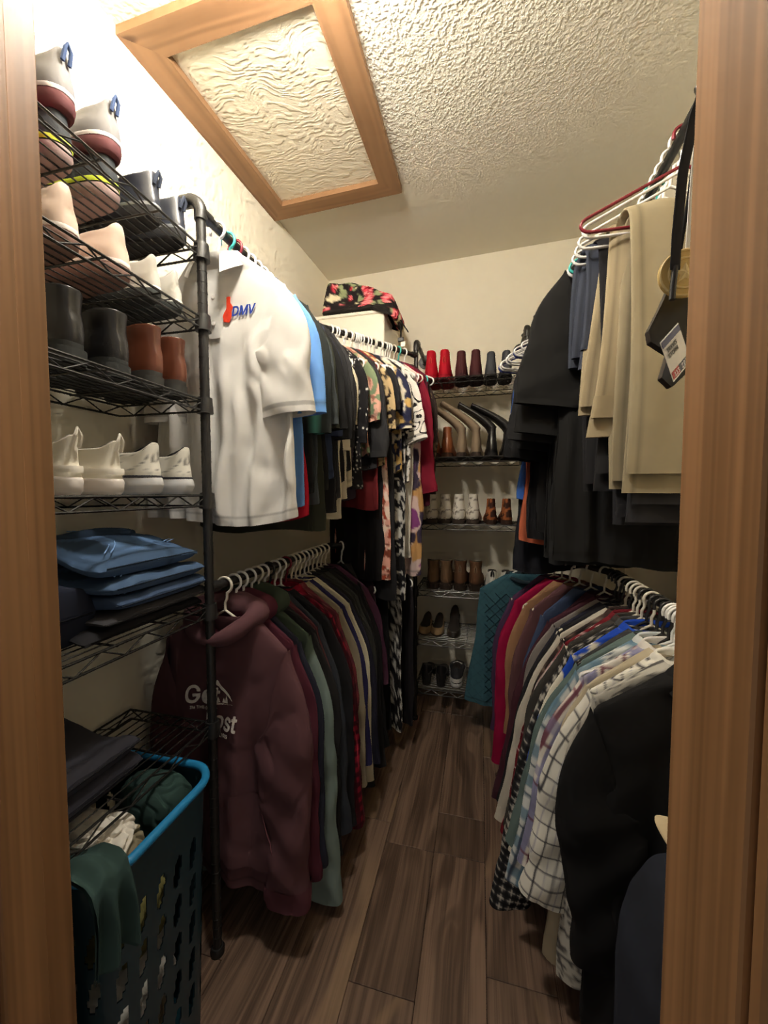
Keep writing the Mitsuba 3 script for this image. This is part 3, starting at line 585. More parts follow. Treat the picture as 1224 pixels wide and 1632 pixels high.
# ------------------------------------------------------------------ folded jeans and trousers
def fold_slab(name, label, x0, x1, yc, a, z, th, slope, col, group, cat='jeans', seed=0, pat=None, detail=False, seamc=None):
    t = thing(name, label, cat, group); n = 30; s = np.linspace(0, 1, n); x = x1 + (x0 - x1) * s
    e = np.sqrt(np.clip(1 - np.clip((.07 - s) / .07, 0, 1) ** 2, .02, 1)) * np.sqrt(np.clip(1 - np.clip((s - .93) / .07, 0, 1) ** 2, .02, 1))
    P = np.stack([x, yc + 0 * s + .008 * np.sin(5 * s + seed), z + th / 2 + slope * s + .004 * np.sin(7 * s + seed)], -1)
    R, A, L = flat_tube(P, a * (.97 + .03 * e), th / 2 * e, (0, 1, 0), 60, .62, .0)
    w = nz(R[..., 0], R[..., 1], 16, seed) + .5 * np.abs(nz(R[..., 0] * .6, R[..., 1], 34, seed + 3) - .5); R[..., 2] += (w - .6) * .022 * (R[..., 2] > P[:, None, 2])
    c = (pat or plain(col, .12, 22))(R[..., 0], R[..., 1]); M().rings(R, c, cap=True).put(part(t, 'cloth'), 'm_cloth')
    sc_ = np.asarray(seamc if seamc is not None else np.clip(np.asarray(col) * 1.5 + 15, 0, 255))
    def on(x_, y_):  # height of the upper side
        ss = (x_ - x1) / (x0 - x1); return z + th + slope * ss + .004
    # the fold line that runs round the rolled edge, and the waistband
    m = M(); zz = z + th * .5; m.tube([(x1 + .001, yc - a * .9, zz), (x1 + .0025, yc, zz + .001), (x1 + .001, yc + a * .9, zz)], .0016, 5, np.asarray(col) * .5); m.put(part(t, 'fold_line'), 'm_cloth')
    if detail:
        for off in (0, .007):
            q = [(x1 - .02 - .2 * k + off, yc - a * .80 + .10 * math.sin(k * 2.2) + off, on(x1 - .02 - .2 * k, 0) - .0005) for k in np.linspace(0, 1, 16)]
            M().tube(q, .0013, 5, sc_).put(part(t, 'seam'), 'm_cloth')
        wb = [(x0 + .06 + .02 * math.sin(k * 3.1), yc - a * .8 + k * a * 1.6, on(x0 + .07, 0) - .007 + .006 * math.sin(k * 3.1)) for k in np.linspace(0, 1, 20)]
        M().tube(wb, [.008 + .008 * math.sin(k * PI) for k in np.linspace(0, 1, 20)], 10, np.asarray(col) * .62).put(part(t, 'waistband'), 'm_cloth')
        M().tube([(x0 + .07, yc + a * .1, on(x0 + .06, 0) + .002), (x0 + .075, yc + a * .45, on(x0 + .06, 0) + .001)], .005, 8, (196, 190, 176)).put(part(t, 'care_label'), 'm_cloth')
        bt = trimesh.creation.cylinder(.007, .004, sections=14); bt.apply_translation((x0 + .06, yc - a * .55, on(x0 + .06, 0) + .002)); M().tm(bt, (120, 100, 80)).put(part(t, 'rivet_button'), 'm_metal', 40)
        for k in (0, 1):
            q = [(x1 - .03 - .03 * u, yc + a * (.45 + .4 * u), on(x1 - .03, 0)) for u in np.linspace(0, 1, 8)]
            q = [(a_ - .012 * k, b_, c_) for a_, b_, c_ in q]; M().tube(q, .0012, 5, sc_).put(part(t, 'seam'), 'm_cloth')
den = blobs((60, 84, 124), [(88, 116, 160), (46, 64, 98)], 13, .60)
z = LZ[4] + .001; JG = 'folded jeans on the fifth shelf'
for k, (th, yc, a, x1, sl, col, lab) in enumerate((
        (.022, .66, .150, -.668, .004, (30, 30, 34), 'black folded jeans at the bottom of the stack'),
        (.026, .675, .140, -.658, .006, (52, 52, 56), 'charcoal folded jeans, second from the bottom of the stack'),
        (.032, .685, .125, -.652, .012, (56, 72, 98), 'blue folded jeans in the middle of the stack'),
        (.032, .680, .125, -.654, .018, (62, 82, 110), 'blue folded jeans just below the topmost pair'),
        (.040, .672, .128, -.664, .034, (66, 88, 118), 'faded blue folded jeans lying topmost, waistband showing'))):
    fold_slab('folded_jeans', lab + ' on the fifth shelf', -.90, x1, yc, a, z, th, sl, col, JG, seed=k, pat=blobs(col, [np.clip(np.asarray(col) * 1.35, 0, 255), np.asarray(col) * .74], 13, .58) if k > 1 else None, detail=k > 1)
    z += th - .002 + sl * .35
z = LZ[4] + .05
fold_slab('folded_jeans', 'dark navy folded jeans leaning at the doorway end of the stack', -.90, -.70, .505, .055, LZ[4] + .001, .11, .03, (28, 32, 46), JG, seed=9)
for k, lab in enumerate(('lower of the two folded dark trousers on the lowest shelf', 'upper of the two folded dark trousers on the lowest shelf')):
    fold_slab('folded_trousers', lab, -.90, -.675, .535, .09 - .004 * k, LZ[5] + .001 + .046 * k, .046, .006, (40 + 8 * k, 40 + 8 * k, 48 + 8 * k), 'folded dark trousers on the lowest shelf', 'trousers', 20 + k, detail=False)

# ------------------------------------------------------------------ laundry basket with clothes
bk = thing('laundry_basket', 'teal plastic laundry basket with bright blue rim on the floor beside the doorway', 'basket')
BX0, BX1, BY0, BY1, BZ, TP = -.90, -.575, .455, .722, .57, .045
def rrect(x0, x1, y0, y1, r, n=160):
    from shapely.geometry import box as sbox
    g = sbox(x0 + r, y0 + r, x1 - r, y1 - r).buffer(r, quad_segs=12).exterior; d = np.linspace(0, g.length, n, endpoint=False)
    return np.array([g.interpolate(q).coords[0] for q in d])
N, K = 240, 110; base = rrect(BX0, BX1, BY0, BY1, .055, N); cen = base.mean(0); rows = []
for k in range(K + 1):
    h = k / K; f = 1 - TP * 2.2 * (1 - h); rows.append(np.c_[cen + (base - cen) * f, np.full(N, .004 + (BZ - .004) * h)])
R = np.array(rows); per = np.linspace(0, 1, N, endpoint=False) * 26
m = M(); ii, jj = np.meshgrid(np.arange(K), np.arange(N), indexing='ij'); hz_ = (ii + .5) / K; pp = (jj + .5) / N * 26
cx, rowi = np.floor(pp), np.floor((hz_ - .12) / .145); fy = ((hz_ - .12) / .145) % 1 - .5; fx = pp - cx - .5 + (fy) * .28
hole = (hz_ > .12) & (hz_ < .845) & (np.hypot(fx / .22, fy / .38) < 1)
f = np.stack([ii * N + jj, ii * N + (jj + 1) % N, (ii + 1) * N + (jj + 1) % N, (ii + 1) * N + jj], -1)[~hole]
m.add(R.reshape(-1, 3), f, (20, 46, 56)); Ri = R.copy(); Ri[..., :2] = cen + (R[..., :2] - cen) * .985; m.add(Ri.reshape(-1, 3), f[:, ::-1], (18, 40, 50)); m.put(part(bk, 'wall'), 'm_plastic')
M().add(np.vstack([R[0], [[*cen, .006]]]), [(j, (j + 1) % N, N) for j in range(N)], (20, 66, 80)).put(part(bk, 'bottom'), 'm_plastic', False)
M().tube(np.c_[rrect(BX0 - .004, BX1 + .004, BY0 - .004, BY1 + .004, .058, 120), np.full(120, BZ + .003)], .0085, 10, (30, 116, 164), closed=True).put(part(bk, 'rim'), 'm_plastic')
def blob(name, label, cat, c, r, col, seed, amp=.22, sc=7., group=None, pat=None, bsdf='m_cloth', sub=5):
    g = trimesh.creation.icosphere(sub); v = g.vertices.copy(); n_ = meshkit.fbm(v * sc / 4 + seed * 3.1, 3, seed)
    fo = np.abs(meshkit.noise(v * sc / 2.2 + seed, seed + 5) - .5) * 2
    v = v * (1 - amp + 2 * amp * n_ - amp * .6 * (1 - sm(0, .25, fo)))[:, None]; v = np.sign(v) * np.abs(v) ** .82 * np.asarray(r) + np.asarray(c)
    t = thing(name, label, cat, group); M().add(v, g.faces, (pat or plain(col, .1, 30))(v[:, 0] + v[:, 1] * .6, v[:, 2])).put(t, bsdf); return t
blob('crumpled_garment', 'dark green sweatshirt bunched at the pole end of the laundry basket', 'clothes', (-.68, .66, .505), (.085, .055, .085), (34, 52, 50), 3, amp=.10)
blob('crumpled_garment', 'cream and grey garment lying on top in the laundry basket', 'clothes', (-.70, .54, .535), (.10, .045, .052), (206, 200, 186), 5, amp=.3, pat=blobs((214, 208, 196), [(120, 112, 92)], 12, .62))
blob('crumpled_garment', 'olive garment deep inside the laundry basket seen through its slots', 'clothes', (-.735, .59, .36), (.125, .10, .10), (112, 108, 66), 7, amp=.18)
blob('crumpled_garment', 'white garment low inside the laundry basket seen through its slots', 'clothes', (-.735, .585, .20), (.125, .098, .075), (206, 204, 196), 8, amp=.18)
blob('crumpled_garment', 'beige garment at the bottom of the laundry basket', 'clothes', (-.735, .585, .075), (.122, .095, .06), (160, 150, 128), 9, amp=.15)
t = thing('draped_sweater', 'dark green sweater hanging out over the side of the laundry basket', 'clothes')
s = np.linspace(0, 1, 40)[:, None]; w = np.linspace(-1, 1, 36)[None]
px = np.interp(s, [0, .25, .4, .5, .6, 1.], [-.70, -.62, -.578, -.562, -.556, -.556]); pz = np.interp(s, [0, .25, .4, .5, .6, 1.], [.56, .600, .600, .592, .57, .462]) + .006 * np.sin(w * 5 + s * 6)
pxx = px + .010 * np.sin(w * 6 + s * 3) * (s > .45) * sm(.5, .8, s) + 0 * w; py = .456 + w * (.036 - .006 * np.sin(s * 3)) + .003 * np.sin(s * 8)
Rr = np.stack([pxx, py, pz + 0 * w - .02 * np.abs(w) * sm(.85, 1, s)], -1)
m = M(); m.rings(Rr, plain((44, 62, 60), .1)(Rr[..., 1], Rr[..., 2]), loop=False); Rr2 = Rr.copy(); Rr2[..., 0] += .006; Rr2[..., 2] += .006; m.rings(Rr2, plain((44, 62, 60), .1)(Rr[..., 1], Rr[..., 2]), loop=False); m.put(t, 'm_cloth')

# ------------------------------------------------------------------ box, bag and hat up high
t = thing('storage_box', 'plain white storage box in the rear left corner under the floral bag', 'box')
M().box((-.862, 1.915, RZ[0] + .001), (-.476, 2.262, 2.10), (226, 220, 204), ch=.004).put(part(t, 'body'), 'm_plastic', False)
M().box((-.864, 1.912, 2.1005), (-.474, 2.264, 2.118), (230, 224, 208), ch=.003).put(part(t, 'lid'), 'm_plastic', False)
t = thing('floral_bag', 'black tote bag with red and pink roses lying on the white box', 'bag')
from shapely.geometry import Polygon
poly = Polygon([(-.815, 2.119), (-.80, 2.20), (-.776, 2.277), (-.63, 2.262), (-.53, 2.225), (-.432, 2.178), (-.40, 2.10), (-.405, 2.04), (-.43, 2.075), (-.47, 2.121)]).buffer(-.012).buffer(.012)
pp_ = np.array([poly.exterior.interpolate(d, normalized=True).coords[0] for d in np.linspace(0, 1, 120, endpoint=False)]); cc = np.array(poly.representative_point().coords[0])
R = []
for yy, k in ((0, .0), (0, .5), (0, .92), (.012, .985), (.05, 1), (.15, 1.0), (.19, .97), (.20, .9), (.20, .4), (.20, 0)):
    q = cc + (pp_ - cc) * max(k, 1e-3); R.append(np.c_[q[:, 0], np.full(120, 1.898 + yy) + .006 * np.sin(q[:, 0] * 60), q[:, 1]])
R = np.array(R)
def resample(R, m):
    k = np.arange(len(R)); from scipy.interpolate import interp1d
    return interp1d(k, R, axis=0)(np.linspace(0, len(R) - 1, m))
R = resample(R, 60)
def roses(u, v):
    c = np.ones(np.shape(u) + (3,)) * np.array([26., 22, 24])
    c = blend(c, (150, 160, 120), sm(.60, .64, nz(u, v, 30, 51)) * .9); c = blend(c, (226, 214, 180), sm(.66, .70, nz(u, v, 26, 57)))
    k = sm(.50, .54, nz(u, v, 22, 61)); pet = np.abs((nz(u, v, 60, 66) * 4) % 1 - .5) * 2
    return c * (1 - k[..., None]) + k[..., None] * blend(np.ones(np.shape(u) + (3,)) * np.array([206., 44, 66]), (240, 150, 150), sm(.3, .9, pet)) * (.45 + .55 * sm(.05, .3, pet))[..., None]
c = roses(R[..., 0] + R[..., 1] * .7, R[..., 2]); c = np.where((R[..., 2] < 2.138)[..., None] & (R[..., 0] < -.45)[..., None], np.array([30., 27, 27]), c)
M().rings(R, c).put(part(t, 'body'), 'm_cloth', True)
m = M(); m.tube([(-.405, 1.95, 2.06), (-.398, 1.952, 2.02), (-.40, 1.955, 1.985)], .004, 6, (24, 22, 22)); m.tube([(-.40, 1.95, 2.07), (-.375, 1.955, 2.03), (-.362, 1.96, 2.01)], .003, 6, (24, 22, 22)); m.put(part(t, 'strap'), 'm_cloth')
M().box((-.415, 1.95, 1.965), (-.385, 1.962, 1.985), (22, 22, 22), ch=.002).put(part(t, 'buckle'), 'm_plastic', False)
M().box((-.40, 1.956, 1.94), (-.378, 1.9575, 1.966), (224, 218, 200)).put(part(t, 'paper_tag'), 'm_plastic', False)
t = thing('black_hat', 'black wide-brimmed hat resting above the rear right pole', 'hat')
g = trimesh.creation.revolve([(0, .085), (.05, .085), (.068, .075), (.078, .02), (.082, .004), (.15, .0), (.152, -.004), (.148, -.006), (.08, -.002), (.074, .02), (.064, .07), (0, .078)], sections=48)
v = g.vertices; v[:, 2] += .03 * (np.hypot(v[:, 0], v[:, 1]) > .09) * (v[:, 0] / .15) ** 2 * .8
v = v @ rot([0, 1, 0], -24).T @ rot([1, 0, 0], 12).T + np.array([.345, 2.14, 2.055]); M().add(v, g.faces, (22, 21, 21)).put(part(t, 'felt'), 'm_suede')
an = np.linspace(0, 2 * PI, 40, endpoint=False); bb = np.stack([.082 * np.cos(an), .082 * np.sin(an), 0 * an + .012], -1) @ rot([0, 1, 0], -24).T @ rot([1, 0, 0], 12).T + np.array([.345, 2.14, 2.055])
M().tube(bb, .005, 6, (40, 38, 38), closed=True).put(part(t, 'band'), 'm_cloth')

# ------------------------------------------------------------------ tops and dresses on the upper left rod
ORD = ('first', 'second', 'third', 'fourth', 'fifth', 'sixth', 'seventh', 'eighth', 'ninth')
W = (217, 214, 208)
G = 'tops along the upper left rod'
def lu(y, jit=0.): q, a = on_rod(LU, y=y); return q, a + jit
q, a = lu(.872, -.03)
t, o, B = top('polo_shirt', 'white polo shirt with red and blue lettering, foremost on the upper left rod', 'shirt', q, a, W, 'white polo shirt', collar='polo', seed=3, hw=.198, hem=.222, L=.665, b=.018, fold=.013, lam=.09, nr=140, nt=110,
               slen=.235, a0=9, a1=6, h0=.085, h1=.068, th=.024, neck=.07, pat=plain(W, .02))
def press(tm_, B, o, ang, off, key, col, bsdf='m_cloth', skew=0.):
    """lays a flat print (x = width, y = up; its origin at the neck) on the front of the garment"""
    v = tm_.vertices; P = B.front(v[:, 0], np.maximum(-v[:, 1], .01), off); P[:, 1] -= v[:, 2]
    M().add(P, tm_.faces, col).place(o, ang).put(key, bsdf, False)
def lettering(text, h, x, y, slant=0., rotz=0., depth=.0008, bold=True, squeeze=1.):
    tm_ = meshkit.text_mesh(text, h, depth, bold); v = tm_.vertices; v[:, 0] *= squeeze; v[:, 0] += slant * v[:, 1]
    c, s = math.cos(rotz), math.sin(rotz); v[:, :2] = np.stack([c * v[:, 0] - s * v[:, 1] + x, s * v[:, 0] + c * v[:, 1] + y], -1)
    return tm_.subdivide_to_size(.012)
def flat_poly(pts, depth=.0008):
    return trimesh.creation.extrude_polygon(Polygon(pts).buffer(0), depth, engine='earcut').subdivide_to_size(.012)
press(lettering('DMV', .022, .046, -.150, .22, squeeze=.95), B, o, a, .0035, part(t, 'lettering'), (38, 58, 140))
press(flat_poly([(.026, -.162), (.042, -.165), (.048, -.150), (.047, -.138), (.053, -.130), (.049, -.122), (.046, -.118), (.047, -.104), (.037, -.104), (.036, -.132), (.030, -.140), (.025, -.150)]), B, o, a, .0035, part(t, 'emblem'), (206, 62, 40))
M().box((-.03, .018, -.034), (.03, .021, -.008), (118, 22, 44), ch=.0005).place(o, a).put(part(t, 'neck_label'), 'm_cloth', False)
items = [  # y, name, label, colour, options
 (.912, 'polo_shirt', 'light blue short-sleeved polo shirt right behind the white polo', (112, 160, 222), 'light blue polo', dict(collar='polo', hw=.20, L=.66, slen=.225, a0=10, hc='teal', th=.017)),
 (.945, 'tee_shirt', 'red t-shirt peeking out low behind the light blue polo', (168, 28, 46), 'red t-shirt', dict(L=.66, slen=.15, hw=.175, a0=3, hc='maroon')),
 (.977, 'sports_shirt', 'black sports shirt with a teal side stripe behind the light blue polo', (36, 40, 40), 'black shirt with teal stripe', dict(L=.62, slen=.25, a0=9, slpat=lambda u, v: blend(np.ones(np.shape(u) + (3,)) * np.array([38., 42, 42]), (86, 148, 136), sm(.326, .330, u) * (1 - sm(.344, .348, u))))),
 (1.010, 'tee_shirt', 'dark grey heather t-shirt behind the teal-striped shirt', (66, 72, 76), 'dark grey heather t-shirt', dict(L=.62, slen=.23, a0=10)),
 (1.043, 'tee_shirt', 'dark olive t-shirt with a long body on the upper left rod', (44, 46, 38), 'dark olive t-shirt', dict(L=.66, slen=.24)),
 (1.076, 'tee_shirt', 'black t-shirt behind the dark olive one', (24, 24, 25), 'black t-shirt behind the olive one', dict(L=.64, slen=.25)),
 (1.108, 'tee_shirt', 'dusty navy t-shirt with a hemmed sleeve on the upper left rod', (52, 62, 86), 'dusty navy t-shirt', dict(L=.60, slen=.24, a0=9)),
 (1.141, 'work_shirt', 'black collared work shirt on the upper left rod', (32, 32, 34), 'black work shirt', dict(collar='shirt', L=.66, slen=.25, a0=8, hc='navy')),
 (1.174, 'work_shirt', 'charcoal collared shirt with shoulder seam before the purple top', (46, 46, 48), 'charcoal collared shirt', dict(collar='shirt', L=.62, slen=.24, a0=8)),
 (1.206, 'blouse', 'purple top showing at the shoulder on the upper left rod', (78, 54, 134), 'purple top', dict(L=.56, slen=.20, a0=7)),
 (1.239, 'tee_shirt', 'black t-shirt with rolled sleeve behind the purple top', (28, 28, 30), 'black t-shirt behind the purple top', dict(L=.60, slen=.26)),
 (1.272, 'cardigan', 'cream long cardigan between black shirts on the upper left rod', (206, 196, 172), 'cream cardigan', dict(L=.66, slen=.28, a0=1)),
 (1.304, 'tee_shirt', 'black t-shirt between two cream tops on the upper left rod', (24, 23, 25), 'black t-shirt between cream tops', dict(L=.62, slen=.25)),
 (1.337, 'blouse', 'ivory blouse with ragged hem on the upper left rod', (214, 204, 182), 'ivory blouse', dict(L=.56, slen=.30, a0=5)),
 (1.370, 'tee_shirt', 'black tank-like top behind the ivory blouse', (26, 25, 27), 'black top behind the ivory blouse', dict(L=.52, slen=.26)),
 (1.402, 'blouse', 'beige narrow blouse last on the straight upper left rod', (196, 184, 158), 'beige blouse', dict(L=.58, slen=.20)),
 (1.435, 'tee_shirt', 'dark plum t-shirt at the bend of the upper left rod', (44, 36, 46), 'dark plum t-shirt', dict(L=.60, slen=.22)),
]
for y, nm, lab, col, what, k in items:
    q, a = lu(y, rng.normal(0, .03)); top(nm, lab, 'shirt' if nm != 'cardigan' else 'cardigan', q, a, col, what, **{'b': .012, 'fold': .004, **(dict(hw=.168, hem=.178, a0=2, h0=.07, h1=.066) if y > 1.2 else {}), **{k_: x_ for k_, x_ in k.items() if not (k_ == 'a0' and y > 1.2)}})
def ld(s, j=0.): q, a = on_rod(LU, s=s); return q, a + j
floral = lambda u, v: blobs((226, 168, 150), [(120, 60, 44), (240, 214, 196), (160, 70, 50)], 38, .54)(u, v)
HD = dict(hw=.195, hem=.205, b=.012, fold=.005)
for s, nm, lab, cat, col, what, k in (
 (0.120, 'dress', 'black dress with white dots and dashes, first on the slanting left rod', 'dress', (24, 23, 26), 'dotted black dress', dict(pat=dots((24, 23, 26), (226, 222, 216), 62, .2, .75, True), slpat=dots((24, 23, 26), (226, 222, 216), 40, .18, .7, True), nr=150, nt=150, L=.60, slen=.24, a0=1, sl='s')),
 (0.176, 'blouse', 'peach and green floral blouse beside the dotted dress', 'blouse', (214, 160, 140), 'peach floral blouse', dict(pat=blobs((220, 168, 148), [(150, 100, 84), (120, 134, 104)], 42, .55), L=.50, slen=.18, nr=100, nt=70)),
 (0.238, 'ruffle_top', 'charcoal black top with ruffled sleeve on the slanting left rod', 'shirt', (40, 40, 43), 'charcoal ruffled top', dict(L=.55, slen=.27, a0=5, h1=.10, fold=.012, th=.02)),
 (0.290, 'skirt_dress', 'maroon tunic under the charcoal ruffled top', 'dress', (112, 40, 44), 'maroon tunic', dict(L=.68, sl=None, hem=.19)),
 (0.326, 'leopard_blouse', 'cream and black leopard-print blouse on the slanting left rod', 'blouse', (190, 166, 122), 'leopard-print blouse', dict(pat=blobs((198, 172, 128), [(30, 24, 22)], 60, .52), L=.53, slen=.22, nr=120, nt=90)),
 (.340, 'long_dress', 'long black dress hanging in front of the rose-print dress', 'dress', (22, 21, 23), 'black dress before the rose print', dict(L=.93, sl=None, hem=.19, hw=.185)),
 (0.356, 'long_dress', 'long dress with brown and peach roses hanging low', 'dress', (214, 160, 140), 'long rose-print dress', dict(pat=floral, L=.97, sl=None, hem=.215, nr=110, nt=120)),
 (0.400, 'long_dress', 'plain long black sleeveless dress in the middle of the slanting left rod', 'dress', (30, 30, 33), 'long black dress', dict(L=.98, sl='s', slen=.12, a0=8, hem=.215, fold=.007)),
 (0.471, 'floral_tee', 'navy top with cream and yellow flowers and a short puffed sleeve', 'blouse', (34, 38, 66), 'navy floral top', dict(pat=blobs((32, 34, 58), [(226, 214, 190), (196, 160, 96)], 30, .56), L=.56, slen=.19, a0=13, th=.02, nr=120, nt=90)),
 (0.524, 'long_dress', 'long black and white leaf-print dress behind the navy floral top', 'dress', (40, 40, 44), 'black and white leaf-print dress', dict(pat=blobs((28, 27, 30), [(216, 212, 204)], 52, .53), L=1.08, sl=None, hem=.20, nr=120, nt=150)),
 (0.581, 'white_blouse', 'white summer blouse with black line-drawn flowers', 'blouse', (232, 226, 216), 'white line-print blouse', dict(pat=lambda u, v: blend(lines((234, 228, 218), (30, 28, 30), 22, .12)(u, v), (234, 228, 218), sm(-.34, -.33, v) * sm(-.12, -.14, v)), L=.58, slen=.24, a0=18, nr=170, nt=150, fold=.008)),
 (0.634, 'white_blouse', 'plain white layered blouse below the line-print blouse', 'blouse', (226, 220, 206), 'plain white layered blouse', dict(L=.90, sl=None, hem=.17, fold=.009, nr=90)),
 (0.682, 'kimono', 'pink silky kimono with purple and ochre leaves', 'kimono', (206, 176, 172), 'pink kimono', dict(pat=blobs((214, 188, 182), [(196, 150, 96), (130, 66, 122), (50, 42, 60)], 14, .56), L=1.0, sl=None, hem=.215, fold=.01, nr=110, nt=120)),
 (0.735, 'sweater', 'burgundy knit sweater with long sleeves on the slanting left rod', 'sweater', (112, 24, 42), 'burgundy sweater', dict(sl='l', slen=.50, a0=1, a1=10, L=.58, fold=.006, hc='maroon', h1=.055)),
 (0.779, 'long_dress', 'long plum dress behind the burgundy sweater', 'dress', (76, 26, 40), 'long plum dress', dict(L=.68, sl=None, hc='teal')),
 (0.849, 'patterned_cardigan', 'dark cardigan with small cream flowers nearest the rear pole', 'cardigan', (50, 38, 34), 'dark flowered cardigan', dict(pat=blobs((40, 31, 29), [(104, 86, 66)], 70, .63), hw=.16, hem=.17, sl='l', slen=.5, a0=2, a1=1, L=.64, nr=100, nt=70)),
):
    q, a = ld(s, rng.normal(0, .03)); top(nm, lab, cat, q, a, col, what, **{**HD, 'wide': .19, **k})
for k in range(9):
    q, a = ld(.155 + .072 * k); hanger(q, a + rng.normal(0, .05), ('white', 'white', 'cream')[k % 3], f'hanging empty between dresses on the slanting left rod, {ORD[k]} from the front', .19, 'empty hangers between the dresses')

# ------------------------------------------------------------------ hoodies and sweaters on the lower left rod
def ll(y, j=0.): q, a = on_rod(LL, y=y); return q, a + j
MA = (80, 54, 59)
q, a = ll(.872, -.02)
t, o, B = top('hoodie', 'maroon pullover hoodie with white mountain lettering, foremost on the lower left rod', 'hoodie', q, a, MA, 'maroon hoodie', hc='cream', sl='l', collar='hood', seed=8, hw=.192, hem=.198, L=.72, b=.026, fold=.010, lam=.16, nr=150, nt=110,
               slen=.585, a0=3, a1=1, h0=.092, h1=.058, th=.030, cuff=(74, 42, 50), neck=.075, pat=plain(MA, .05, 60))
WT = (222, 216, 208)
press(lettering('Get', .046, -.114, -.245, .25, .06), B, o, a, .004, part(t, 'lettering'), WT)
press(lettering('IN THE GREAT', .0085, -.094, -.262, .1, .05, bold=False), B, o, a, .004, part(t, 'lettering'), WT)
press(lettering('Lost', .044, -.056, -.306, .25, .06, squeeze=.86), B, o, a, .004, part(t, 'lettering'), WT)
press(lettering('OUTDOORS', .0105, -.058, -.326, .1, .04, bold=False), B, o, a, .004, part(t, 'lettering'), WT)
for pts in ([(-.03, -.232), (.0, -.195), (.012, -.182), (.022, -.184), (.034, -.198), (.05, -.208), (.068, -.222), (.078, -.236), (.071, -.231), (.05, -.217), (.036, -.209), (.026, -.20), (.018, -.197), (.010, -.192), (.0, -.203), (-.024, -.234)],
            [(-.04, -.242), (-.02, -.250), (.02, -.254), (.082, -.246), (.05, -.2495), (.012, -.2485), (-.015, -.245)],
            *[[(x - .006, -.246), (x, -.246 + h), (x + .006, -.246)] for x, h in ((-.022, .018), (.0, .016), (.014, .026), (.024, .016), (.044, .014), (.054, .022))]):
    press(flat_poly([(x_ * .82 - .028, y_ * .9 - .012) for x_, y_ in pts]), B, o, a, .004, part(t, 'mountain_print'), WT)
w = np.linspace(-1, 1, 30); d = np.linspace(.47, .66, 18)
P = B.front(w[None] * (.105 + .045 * sm(.47, .60, d))[:, None], d[:, None] + 0 * w[None], .006); M().rings(P, plain(np.asarray(MA) * .97, .05, 60)(P[..., 0], P[..., 2]), loop=False).place(o, a).put(part(t, 'kangaroo_pocket'), 'm_cloth')
P = B.front(np.r_[np.linspace(-.105, -.15, 12)], np.r_[np.linspace(.47, .60, 12)], .0075); M().tube(P, .0016, 5, (104, 66, 72)).place(o, a).put(part(t, 'pocket_seam'), 'm_cloth')
P = B.front(np.r_[np.linspace(.105, .15, 12)], np.r_[np.linspace(.47, .60, 12)], .0075); M().tube(P, .0016, 5, (104, 66, 72)).place(o, a).put(part(t, 'pocket_seam'), 'm_cloth')
redplaid = plaid((120, 16, 38), [(0, .034, 0, .016, (40, 10, 18), .75), (1, .034, 0, .016, (40, 10, 18), .75), (0, .034, .017, .003, (190, 60, 80), .6)])
GS = np.array
